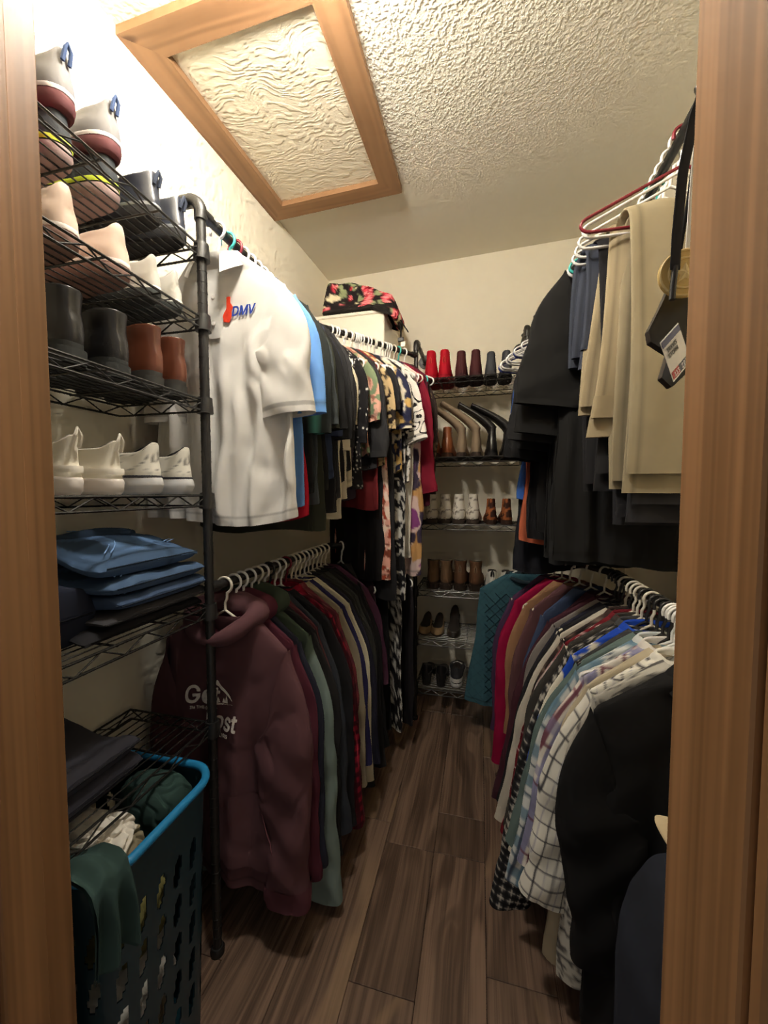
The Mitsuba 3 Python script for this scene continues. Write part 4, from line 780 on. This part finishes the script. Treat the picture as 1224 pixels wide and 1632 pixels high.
for y, nm, lab, cat, col, what, k in (
 (.912, 'hoodie', 'darker maroon hoodie directly behind the lettered one', 'hoodie', (70, 32, 44), 'darker maroon hoodie', dict(collar='hood', L=.70, b=.015, hc='white')),
 (.945, 'sweater', 'dark navy sweater with a white neck edge on the lower left rod', 'sweater', (30, 32, 44), 'navy sweater with white edge', dict(collar='crew', ccol=(214, 208, 196), L=.66, hc='white')),
 (.985, 'sweatshirt', 'sage green sweatshirt with dark green shoulders on the lower left rod', 'sweatshirt', (52, 62, 52), 'sage sweatshirt', dict(collar='hood', ccol=(52, 62, 52), L=.68, slpat=lambda u, v: np.where((v < .05)[..., None], plain((58, 68, 58))(u, v), np.where((np.abs(v - .205) < .003)[..., None], GS([150., 156, 150]), plain((104, 118, 114))(u, v))), slen=.60, a0=10, a1=5, b=.016, th=.022)),
 (1.022, 'jacket', 'black fleece jacket behind the sage sweatshirt', 'jacket', (30, 30, 32), 'black fleece jacket', dict(L=.66)),
 (1.055, 'sweater', 'dark wine sweater with a thin visible sleeve on the lower left rod', 'sweater', (76, 40, 46), 'dark wine sweater', dict(L=.62, slen=.57)),
 (1.090, 'jacket', 'charcoal navy jacket with a broad sleeve before the red plaid', 'jacket', (42, 46, 54), 'charcoal navy jacket', dict(L=.70, b=.015, slen=.60, th=.02, hc='black')),
 (1.125, 'jacket', 'black windbreaker just before the red plaid flannel', 'jacket', (26, 27, 31), 'black windbreaker', dict(L=.64)),
 (1.165, 'flannel_shirt', 'red and black checked flannel shirt on the lower left rod', 'shirt', (120, 16, 38), 'red checked flannel', dict(pat=redplaid, collar='shirt', L=.70, slen=.62, a0=10, a1=5, nr=130, nt=120, b=.014, th=.02)),
 (1.200, 'flannel_shirt', 'wine red flannel with pale cuff behind the red checked one', 'shirt', (104, 46, 52), 'wine red flannel', dict(pat=plaid((100, 42, 48), [(0, .06, 0, .02, (60, 30, 40), .6), (1, .06, 0, .02, (60, 30, 40), .6), (0, .06, .03, .004, (190, 160, 150), .6)]), collar='shirt', L=.66, slen=.62, a0=12, a1=7, nr=110, nt=80, hc='maroon')),
 (1.240, 'sweater', 'greige knit sweater between the flannels and the cream cardigan', 'sweater', (140, 130, 112), 'greige sweater', dict(L=.60, slen=.56)),
 (1.272, 'sweater', 'dark indigo sweater squeezed before the cream cardigan', 'sweater', (36, 34, 70), 'dark indigo sweater', dict(L=.60)),
 (1.308, 'cardigan', 'cream knit cardigan with long sleeve on the lower left rod', 'cardigan', (196, 188, 164), 'cream knit cardigan', dict(L=.62, slen=.60, a0=10, a1=5, b=.014)),
 (1.345, 'sweater', 'midnight blue sweater behind the cream cardigan', 'sweater', (30, 30, 44), 'midnight blue sweater', dict(L=.62)),
 (1.380, 'jacket', 'black wool jacket near the bend of the lower left rod', 'jacket', (34, 35, 34), 'black wool jacket', dict(L=.68, slen=.62, b=.015)),
 (1.420, 'jacket', 'dark grey fuzzy jacket behind the black wool jacket', 'jacket', (44, 45, 44), 'dark grey fuzzy jacket', dict(L=.66, slen=.62, b=.015)),
 (1.462, 'coat', 'long black coat on the lower left rod', 'coat', (26, 26, 28), 'long black coat', dict(L=.84, slen=.62)),
 (1.502, 'coat', 'black trench coat behind the long black coat', 'coat', (22, 22, 24), 'black trench coat', dict(L=.84, slen=.62)),
 (1.548, 'dress', 'plum purple dress last on the straight lower left rod', 'dress', (64, 36, 54), 'plum purple dress', dict(L=.78, sl='s', slen=.3)),
):
    q, a = ll(y, rng.normal(0, .03)); top(nm, lab, cat, q, a, col, what, **{'sl': 'l', 'hc': ('cream', 'white')[int(y * 1000) % 2], 'a0': 8 + rng.normal(0, 2.5), 'a1': 4 + rng.normal(0, 2), 'hw': .2, 'hem': .208, 'b': .0135, 'fold': .005, 'slen': .57, **k})
for k, s in enumerate((.12, .25, .38, .52, .66)):
    q, a = on_rod(LL, s=s)
    col, lab = [((24, 24, 26), 'black long dress first on the slanting lower left rod'), ((38, 26, 34), 'dark plum long dress on the slanting lower left rod'), ((20, 20, 22), 'black maxi dress on the slanting lower left rod'), ((200, 196, 186), 'white and black lace dress on the slanting lower left rod'), ((24, 22, 26), 'black maxi dress nearest the rear left pole low down')][k]
    top('long_dress', lab, 'dress', q, a, col, lab.split(' on the')[0].split(' first')[0].split(' nearest')[0] + f' low on the left, ' + ('first', 'second', 'third', 'fourth', 'fifth')[k], **{**HD, 'L': .78, 'sl': None, 'wide': .19, 'pat': lines((26, 25, 27), (210, 206, 198), 30, .2) if k == 3 else None})

# ------------------------------------------------------------------ upper right rod: trousers and black shirts
def ru(y, j=0.): q, a = on_rod(RU, y=y); return q, a + j
KH = (140, 129, 106)
q, a = ru(1.055, .04)
t, o = trousers('folded_trousers_on_hanger', 'khaki chinos folded over the maroon hanger, foremost on the upper right rod', q, a, KH, 'foremost khaki chinos', 'maroon', front=.63, back=.60, a=.125, shift=.012, wide=.215)
q, a = ru(1.075, .03); trousers('folded_trousers_on_hanger', 'dark charcoal trousers hanging lowest behind the foremost khakis', q, a, (36, 36, 40), 'dark charcoal trousers', front=.70, back=.69, a=.125, shift=.03, th=.006)
q, a = ru(1.115, .03); trousers('folded_trousers_on_hanger', 'lighter khaki trousers with turned-up cuffs behind the foremost khakis', q, a, (152, 138, 112), 'cuffed khaki trousers', front=.485, back=.40, a=.105, shift=-.02, cuff=True, th=.011, lean=-.05)
q, a = ru(1.150, .03); trousers('folded_trousers_on_hanger', 'black trousers with a waist button hanging behind the cuffed khakis', q, a, (28, 28, 31), 'black trousers with button', front=.62, back=.60, a=.12, shift=-.03, th=.007)
q, a = ru(1.180, .02); trousers('folded_trousers_on_hanger', 'slate grey trousers folded short over a hanger beside the khakis', q, a, (48, 52, 64), 'slate grey trousers', front=.29, back=.25, a=.048, shift=-.118, th=.013, lean=-.02)
HK = dict(hw=.212, hem=.222, b=.014, fold=.007)
BK = (19, 19, 20)
def bt(q, a, lab, what, col=BK, **k): return top(k.pop('name', 'tee_shirt'), lab, k.pop('cat', 'shirt'), q, a, col, what, **{**HK, 'slen': .30, 'a0': 13 + rng.normal(0, 2), 'a1': 9, 'h0': .10, 'h1': .10, **k})
q, a = ru(1.255, .02); bt(q, a, 'large black t-shirt with broad sleeve left of the khakis', 'large black t-shirt', L=.92, nr=110, nt=80, th=.02, slen=.345, fold=.010, seed=5)
q, a = ru(1.30); bt(q, a, 'black t-shirt behind the large black one on the upper right rod', 'black t-shirt behind the large one', L=.97, slen=.36)
q, a = ru(1.345); bt(q, a, 'charcoal t-shirt with hemmed sleeve on the upper right rod', 'charcoal t-shirt', (28, 28, 30), L=.98, slen=.38, a0=12)
q, a = ru(1.39); bt(q, a, 'jet black polo on the upper right rod', 'jet black polo', (20, 20, 21), collar='polo', L=.98, slen=.36)
q, a = ru(1.43); bt(q, a, 'black shirt at the bend of the upper right rod', 'black shirt at the bend', (24, 24, 25), L=.96, slen=.38)
for s, lab, what, col, k in (
 (.09, 'soft black t-shirt first on the slanting right rod', 'soft black t-shirt', (24, 24, 26), dict(L=.94, slen=.38)),
 (.19, 'black v-neck shirt second on the slanting right rod', 'black v-neck shirt', (20, 20, 22), dict(L=.92, slen=.40, hw=.195)),
 (.29, 'dark black shirt whose sleeve hangs lowest over the orange shirt', 'dark black shirt over the orange one', (22, 22, 25), dict(L=.84, slen=.43, a0=11, hw=.195)),
 (.385, 'orange t-shirt peeking out between black shirts', 'orange t-shirt', (196, 104, 74), dict(L=.80, slen=.16, a0=-6, hw=.18, hem=.225, dz=-.10)),
 (.425, 'royal blue t-shirt peeking out behind the orange one', 'royal blue t-shirt', (52, 92, 168), dict(L=.60, slen=.14, a0=-6, hw=.18, dz=-.10)),
 (.47, 'navy black t-shirt behind the royal blue one', 'navy black t-shirt', (24, 25, 32), dict(L=.84, slen=.14, a0=-4, hw=.18, dz=-.10)),
):
    q, a = on_rod(RU, s=s); bt(q, a, lab, what, col, **k)
for k in range(8):
    q, a = on_rod(RU, s=.51 + .042 * k); hanger(q, a + rng.normal(0, .05), ('white', 'white', 'navy', 'white', 'white')[k % 5], f'hanging empty near the rear right pole, {ORD[k]} from the front', .205, 'empty hangers near the rear right pole')
for k, y in enumerate((.985, 1.005, 1.03, 1.205, 1.225)):
    q, a = ru(y, rng.normal(0, .04)); hanger(q, a, ('white', 'white', 'white', 'teal', 'white')[k], f'hanging empty behind the trousers on the upper right rod, {ORD[k - 3]}', .205, 'empty hangers between the trousers') if y > 1.1 else None
# ------------------------------------------------------------------ lower right rod: flannels and jackets
def rl(y, j=0.): q, a = on_rod(RL, y=y); return q, a + j
window = plaid((222, 218, 206), [(0, .034, 0, .003, (40, 40, 48), .85), (1, .034, .01, .003, (40, 40, 48), .85), (0, .034, .017, .002, (130, 130, 150), .5)])
purple = plaid((216, 210, 200), [(0, .09, 0, .022, (112, 112, 150), .8), (0, .09, .022, .007, (92, 50, 64), .9), (0, .09, .068, .007, (92, 50, 64), .9), (1, .09, 0, .02, (120, 118, 150), .6), (1, .09, .03, .006, (92, 50, 64), .7)])
tealpl = plaid((206, 208, 204), [(0, .08, 0, .03, (86, 116, 136), .8), (1, .08, 0, .03, (86, 116, 136), .7), (1, .08, .035, .006, (40, 60, 80), .8), (0, .08, .03, .006, (40, 50, 70), .8)])
blackpl = plaid((44, 44, 48), [(0, .024, 0, .0045, (196, 190, 178), .8), (1, .024, 0, .0045, (196, 190, 178), .8), (0, .024, .012, .007, (18, 18, 20), .8), (1, .024, .012, .007, (18, 18, 20), .8)])
maroonw = plaid((96, 24, 34), [(0, .055, 0, .004, (206, 200, 194), .9), (1, .055, 0, .004, (206, 200, 194), .9)])
brownpl = plaid((52, 40, 38), [(0, .05, 0, .02, (28, 24, 26), .8), (1, .05, 0, .02, (28, 24, 26), .8), (0, .05, .025, .004, (150, 130, 116), .7), (1, .05, .025, .004, (150, 130, 116), .7)])
bluep = blobs((34, 70, 170), [(220, 214, 196), (24, 30, 50)], 22, .62)
HR = dict(hw=.21, hem=.22, b=.015, fold=.006, sl='l', slen=.50, a0=19, a1=13, h0=.088, h1=.055, wide=.2)
for y, nm, lab, cat, col, what, k in (
 (.86, 'coat', 'long black zip jacket, foremost on the lower right rod', 'jacket', (21, 21, 23), 'foremost black jacket', dict(collar='shirt', hw=.225, hem=.215, L=.80, slen=.48, a0=2, a1=-3, b=.022, fold=.010, nr=120, nt=90, seed=4, h0=.10, h1=.065, th=.024, hc='cream')),
 (.905, 'long_shirt', 'grey and white patterned long shirt whose hem shows low behind the black jacket', 'shirt', (150, 146, 140), 'grey patterned long shirt', dict(pat=lines((176, 172, 162), (80, 78, 78), 40, .2), L=.80, slen=.40, a0=6, a1=0, hem=.262, nr=100, nt=90)),
 (.938, 'flannel_shirt', 'white shirt with thin black windowpane checks beside the black jacket', 'shirt', (222, 218, 206), 'white windowpane shirt', dict(pat=window, collar='shirt', L=.44, slen=.43, nr=150, nt=140, th=.022, b=.018)),
 (.975, 'long_shirt', 'beige long shirt whose tail hangs near the floor behind the black jacket', 'shirt', (176, 164, 140), 'beige long shirt', dict(L=.80, slen=.30, a0=6, a1=0, hem=.285)),
 (1.005, 'flannel_shirt', 'white plaid shirt with purple and blue stripes on the lower right rod', 'shirt', (214, 208, 200), 'white purple plaid shirt', dict(pat=purple, collar='shirt', L=.50, slen=.42, nr=150, nt=130, th=.02)),
 (1.037, 'flannel_shirt', 'pale teal checked shirt squeezed behind the purple plaid one', 'shirt', (200, 204, 202), 'pale teal checked shirt', dict(pat=tealpl, collar='shirt', L=.64, slen=.55, a0=18, nr=110, nt=90)),
 (1.068, 'sweatshirt', 'sage grey-green sweatshirt with long sleeve on the lower right rod', 'sweatshirt', (88, 104, 102), 'sage grey-green sweatshirt', dict(L=.62, slen=.52, a0=21, a1=16, th=.024, b=.018)),
 (1.10, 'jeans_jacket', 'dark grey jacket hanging low under the windowpane shirt', 'jacket', (48, 48, 50), 'dark grey jacket', dict(L=.80, slen=.60, a0=10, a1=4, hem=.335)),
 (1.132, 'hawaiian_shirt', 'royal blue shirt with cream print on the lower right rod', 'shirt', (34, 70, 170), 'royal blue printed shirt', dict(pat=bluep, collar='shirt', L=.62, slen=.50, a0=18, nr=110, nt=90)),
 (1.163, 'flannel_shirt', 'black and white checked flannel with its cuff near the floor', 'shirt', (60, 60, 62), 'black and white checked flannel', dict(pat=blackpl, collar='shirt', L=.74, slen=.74, a0=17, a1=12, nr=130, nt=130, th=.022)),
 (1.195, 'work_shirt', 'dark charcoal work shirt on the lower right rod', 'shirt', (52, 50, 48), 'dark charcoal work shirt', dict(collar='shirt', L=.64, slen=.50)),
 (1.225, 'flannel_shirt', 'maroon shirt with white windowpane lines on the lower right rod', 'shirt', (96, 24, 34), 'maroon windowpane shirt', dict(pat=maroonw, collar='shirt', L=.62, slen=.54, nr=130, nt=120)),
 (1.255, 'flannel_shirt', 'dark brown plaid flannel on the lower right rod', 'shirt', (52, 40, 38), 'dark brown plaid flannel', dict(pat=brownpl, collar='shirt', L=.64, slen=.48, nr=100, nt=80)),
 (1.287, 'sweater', 'cream grey long-sleeved shirt on the lower right rod', 'sweater', (188, 180, 166), 'cream grey long-sleeved shirt', dict(L=.66, slen=.60, a0=18, a1=13, th=.02)),
 (1.318, 'jacket', 'black knit jacket behind the cream grey shirt', 'jacket', (28, 28, 32), 'black knit jacket', dict(L=.66, slen=.58)),
 (1.35, 'sweater', 'dark midnight sweater near the bend of the lower right rod', 'sweater', (34, 34, 46), 'dark midnight sweater', dict(L=.64, slen=.58)),
 (1.382, 'sweater', 'taupe grey zip sweater near the bend of the lower right rod', 'sweater', (120, 114, 110), 'taupe grey zip sweater', dict(L=.50, slen=.36)),
 (1.415, 'sweater', 'dark wine ribbed sweater near the bend of the lower right rod', 'sweater', (58, 30, 40), 'dark wine ribbed sweater', dict(L=.66, slen=.60)),
):
    q, a = rl(y, .10 + rng.normal(0, .03)); top(nm, lab, cat, q, a, col, what, **{**HR, 'hc': 'white' if y < 1.02 else ('black', 'cream', 'black')[int(y * 1000) % 3], **k})
for s, nm, lab, cat, col, what, k in (
 (.05, 'sweater', 'dark plum sweater first on the slanting lower right rod', 'sweater', (52, 30, 42), 'dark plum sweater', {}),
 (.17, 'sweatshirt', 'navy blue sweatshirt on the slanting lower right rod', 'sweatshirt', (52, 64, 90), 'navy blue sweatshirt', dict(slen=.60, th=.02)),
 (.28, 'jacket', 'dusty mauve brown jacket beside the navy sweatshirt', 'jacket', (86, 58, 62), 'dusty mauve jacket', dict(slen=.60)),
 (.38, 'cardigan', 'camel tan cardigan on the slanting lower right rod', 'cardigan', (150, 112, 84), 'camel tan cardigan', dict(slen=.46)),
 (.47, 'puffer_jacket', 'magenta red jacket whose hem shows under the teal vest', 'jacket', (140, 16, 58), 'magenta red jacket', dict(L=.72, slen=.60, b=.02)),
 (.56, 'sweater', 'dark purple sweater behind the quilted vest', 'sweater', (60, 40, 66), 'dark purple sweater', dict(L=.56, slen=.5)),
):
    q, a = on_rod(RL, s=s); top(nm, lab, cat, q, a + rng.normal(0, .03), col, what, **{**HR, 'L': .66, 'a0': 9, 'a1': 4, 'slen': .56, 'hc': 'cream', **k})
def quilt(u, v):
    a_, b_ = (u + v) / .05, (u - v) / .05; d = np.minimum(np.abs(a_ % 1 - .5), np.abs(b_ % 1 - .5)); return blend(np.ones(np.shape(u) + (3,)) * np.array([54., 88, 100]), (40, 66, 78), 1 - sm(.0, .05, d))
q, a = on_rod(RL, s=.93)
t, o, B = top('quilted_vest', 'teal quilted vest facing the aisle at the rear end of the lower right rod', 'vest', q, a - .35, (54, 88, 100), 'teal quilted vest', 'white', sl=None, pat=quilt, hw=.232, hem=.285, L=.66, b=.030, fold=.006, nr=180, nt=160, neck=.075, seed=12, dz=-.03)
m = M()
for sg in (-1, 1):
    for c0 in np.arange(-.9, .9, .05):
        d = np.linspace(.1, .64, 40); u = sg * (d - .35) + c0; ok = np.abs(u) < .20
        if ok.sum() > 4: m.tube(B.front(u[ok], d[ok], .0026), .0017, 4, (22, 40, 50))
m.place(o, a - .35).put(part(t, 'quilting'), 'm_cloth')
an = np.linspace(0, 2 * PI, 40); M().tube([(.085 * math.cos(x), .04 * math.sin(x), -.012 - .03 * max(0, -math.sin(x))) for x in an], .011, 8, (30, 42, 50)).place(o, a - .35).put(part(t, 'stand_collar'), 'm_cloth')
for k, y in enumerate((.92, .955, .99, 1.02)): 
    q, a = rl(y); hanger(q, a + rng.normal(0, .05), 'white', f'hanging bare between shirts on the lower right rod, {ORD[k]} from the front', .2, 'bare hangers on the lower right rod')

# ------------------------------------------------------------------ things by the right door frame
t = thing('stuffed_duffel', 'dark navy stuffed duffel bag on the floor by the right door frame', 'bag')
g = trimesh.creation.icosphere(5); v = g.vertices.copy(); n_ = meshkit.fbm(v * 1.6 + 4, 3, 2); v = np.sign(v) * np.abs(v) ** .75 * (0.9 + .2 * n_)[:, None]; v = v * [.175, .125, .31]
v[:, 2] = np.maximum(v[:, 2], -.306); M().add(v + [.405, .665, .307], g.faces, plain((30, 33, 42), .1)(v[:, 0], v[:, 2])).put(part(t, 'body'), 'm_cloth')
M().tube([(.405 + .06 * math.cos(x), .665, .60 + .045 * math.sin(x)) for x in np.linspace(0, PI, 14)], .009, 8, (30, 32, 40)).put(part(t, 'handle'), 'm_cloth')
t = thing('ball_cap', 'tan ball cap with a curved brim beside the right door frame', 'cap')
g = trimesh.creation.icosphere(4, 1.0); v = g.vertices; k = g.slice_plane([0, 0, 0], [0, 0, 1]); v = k.vertices * [.095, .085, .10]
CP = np.array([.42, .655, .645]); M().add(v + CP, k.faces, (60, 34, 44)).put(part(t, 'crown'), 'm_cloth')
uu, vv = np.meshgrid(np.linspace(-1, 1, 20), np.linspace(0, 1, 12)); bx = -.07 - .075 * vv * np.sqrt(1 - (uu * .95) ** 2); by = uu * .075; bz = .02 - .035 * uu ** 2 + .012 * vv
R = np.stack([bx, by, bz], -1) + CP; m = M(); m.rings(R, (190, 172, 140), loop=False); m.rings(R + [0, 0, .003], (190, 172, 140), loop=False); m.put(part(t, 'brim'), 'm_cloth')
hk = thing('wall_hook', 'small metal hook on the front wall behind the right door frame holding the straps', 'hook')
M().tube([(.215, WF + .001, 1.60), (.215, .46, 1.60), (.215, .48, 1.606), (.215, .488, 1.62)], .004, 8, (60, 60, 62)).put(part(hk, 'arm'), 'm_metal')
M().tube([(.215, WF + .0005, 1.60), (.215, WF + .004, 1.60)], .016, 16, (60, 60, 62)).put(part(hk, 'plate'), 'm_metal', 40)
def strip(t, nm, pts, w, col, b='m_cloth'):
    P = np.array(pts, float); s = np.linspace(0, len(P) - 1, 24); P = np.stack([np.interp(s, np.arange(len(P)), P[:, k]) for k in range(3)], -1)
    R, A, L = flat_tube(P, w, .0009, (.95, .3, 0), 10, .6); M().rings(R, col, cap=True).put(part(t, nm), b)
t = thing('black_lanyard', 'black flat lanyard strap hanging beside the right door frame', 'lanyard')
strip(t, 'strap', [(.212, .468, 1.605), (.203, .466, 1.575), (.193, .462, 1.52), (.189, .46, 1.46), (.1885, .46, 1.425)], .0055, (40, 40, 44))
M().tube([(.1885, .46, 1.428), (.1875, .46, 1.41), (.1865, .459, 1.395)], .003, 8, (30, 30, 32)).put(part(t, 'clip'), 'm_plastic')
t = thing('finisher_medal', 'gold round medal hanging on a white ribbon beside the right door frame', 'medal')
strip(t, 'ribbon', [(.216, .474, 1.606), (.209, .472, 1.57), (.205, .470, 1.50), (.203, .468, 1.448)], .0032, (232, 230, 226))
g = trimesh.creation.cylinder(.024, .003, sections=48); MT = rot([1, 0, 0], 90); MC = np.array([.2005, .468, 1.424]); M().add(g.vertices @ MT.T + MC, g.faces, (206, 176, 110)).put(part(t, 'disc'), 'm_plastic', 40)
for r in (.0225, .015): M().tube([(MC[0] + r * math.cos(x), MC[1] - .002, MC[2] + r * math.sin(x)) for x in np.linspace(0, 2 * PI, 40, endpoint=False)], .0012, 6, (224, 200, 140), closed=True).put(part(t, 'rim'), 'm_plastic')
M().add(*(lambda s: (np.vstack([s, s + [0, -.002, 0], [MC + [0, -.0035, 0]]]), [(k, (k + 1) % 10, 20) for k in range(10)]))(np.array([[MC[0] + (.011 if k % 2 == 0 else .005) * math.sin(k * PI / 5), MC[1] - .0018, MC[2] + (.011 if k % 2 == 0 else .005) * math.cos(k * PI / 5)] for k in range(10)])), (228, 206, 150)).put(part(t, 'star'), 'm_plastic', False)
t = thing('black_pouch', 'black zip pouch hanging beside the right door frame behind the race tag', 'pouch')
pol = Polygon([(.2, 1.43), (.208, 1.42), (.214, 1.39), (.214, 1.331), (.201, 1.317), (.193, 1.326), (.199, 1.352), (.181, 1.366), (.179, 1.377), (.190, 1.402), (.196, 1.418)]).buffer(.002)
e = trimesh.creation.extrude_polygon(pol, .012, engine='earcut'); v = e.vertices; M().add(np.c_[v[:, 0], .498 - v[:, 2] * .9, v[:, 1]], e.faces, (24, 23, 24)).put(part(t, 'body'), 'm_leather', False)
M().tube([(.202, .49, 1.43), (.206, .48, 1.50), (.213, .472, 1.604)], .0018, 6, (24, 24, 26)).put(part(t, 'cord'), 'm_cloth')
t = thing('race_tag', 'white race tag with navy and red blocks beside the right door frame', 'tag')
def tag_mesh(tm_, key, col, lift):
    v = tm_.vertices; c, s = math.cos(math.radians(39)), math.sin(math.radians(39)); x, y = v[:, 0], v[:, 1]; X = c * x - s * y; n = lift + v[:, 2]
    M().add(np.c_[.1695 + .744 * X + .664 * n, .44 + .664 * X - .744 * n, 1.3467 + s * x + c * y], tm_.faces, col).put(key, 'm_plastic', False)
def rect(x0, y0, x1, y1, d=.0004): b_ = trimesh.creation.box([x1 - x0, y1 - y0, d]); b_.apply_translation([(x0 + x1) / 2, (y0 + y1) / 2, d / 2]); return b_
TW, TH = .041, .044
tag_mesh(rect(0, -TH, TW, 0), part(t, 'card'), (232, 230, 230), 0)
tag_mesh(rect(.001, -.0075, TW - .001, -.0012), part(t, 'header'), (40, 48, 104), .0005)
tag_mesh(rect(.001, -TH + .002, .0165, -TH + .0095), part(t, 'red_block'), (168, 28, 40), .0005)
tag_mesh(rect(.0165, -TH + .002, TW - .001, -TH + .0095), part(t, 'navy_block'), (30, 34, 66), .0005)
for s_, h, x, y, col in (('TRAVIS', .0042, .005, -.0145, (40, 40, 48)), ('STORM', .0042, .005, -.0205, (40, 40, 48)), ('223', .0052, .0205, -TH + .0032, (236, 236, 240)), ('113', .0045, .004, -TH + .0034, (236, 230, 230))):
    tm_ = meshkit.text_mesh(s_, h, .0003, True); tm_.apply_translation([x, y, 0]); tag_mesh(tm_, part(t, 'print'), col, .001)
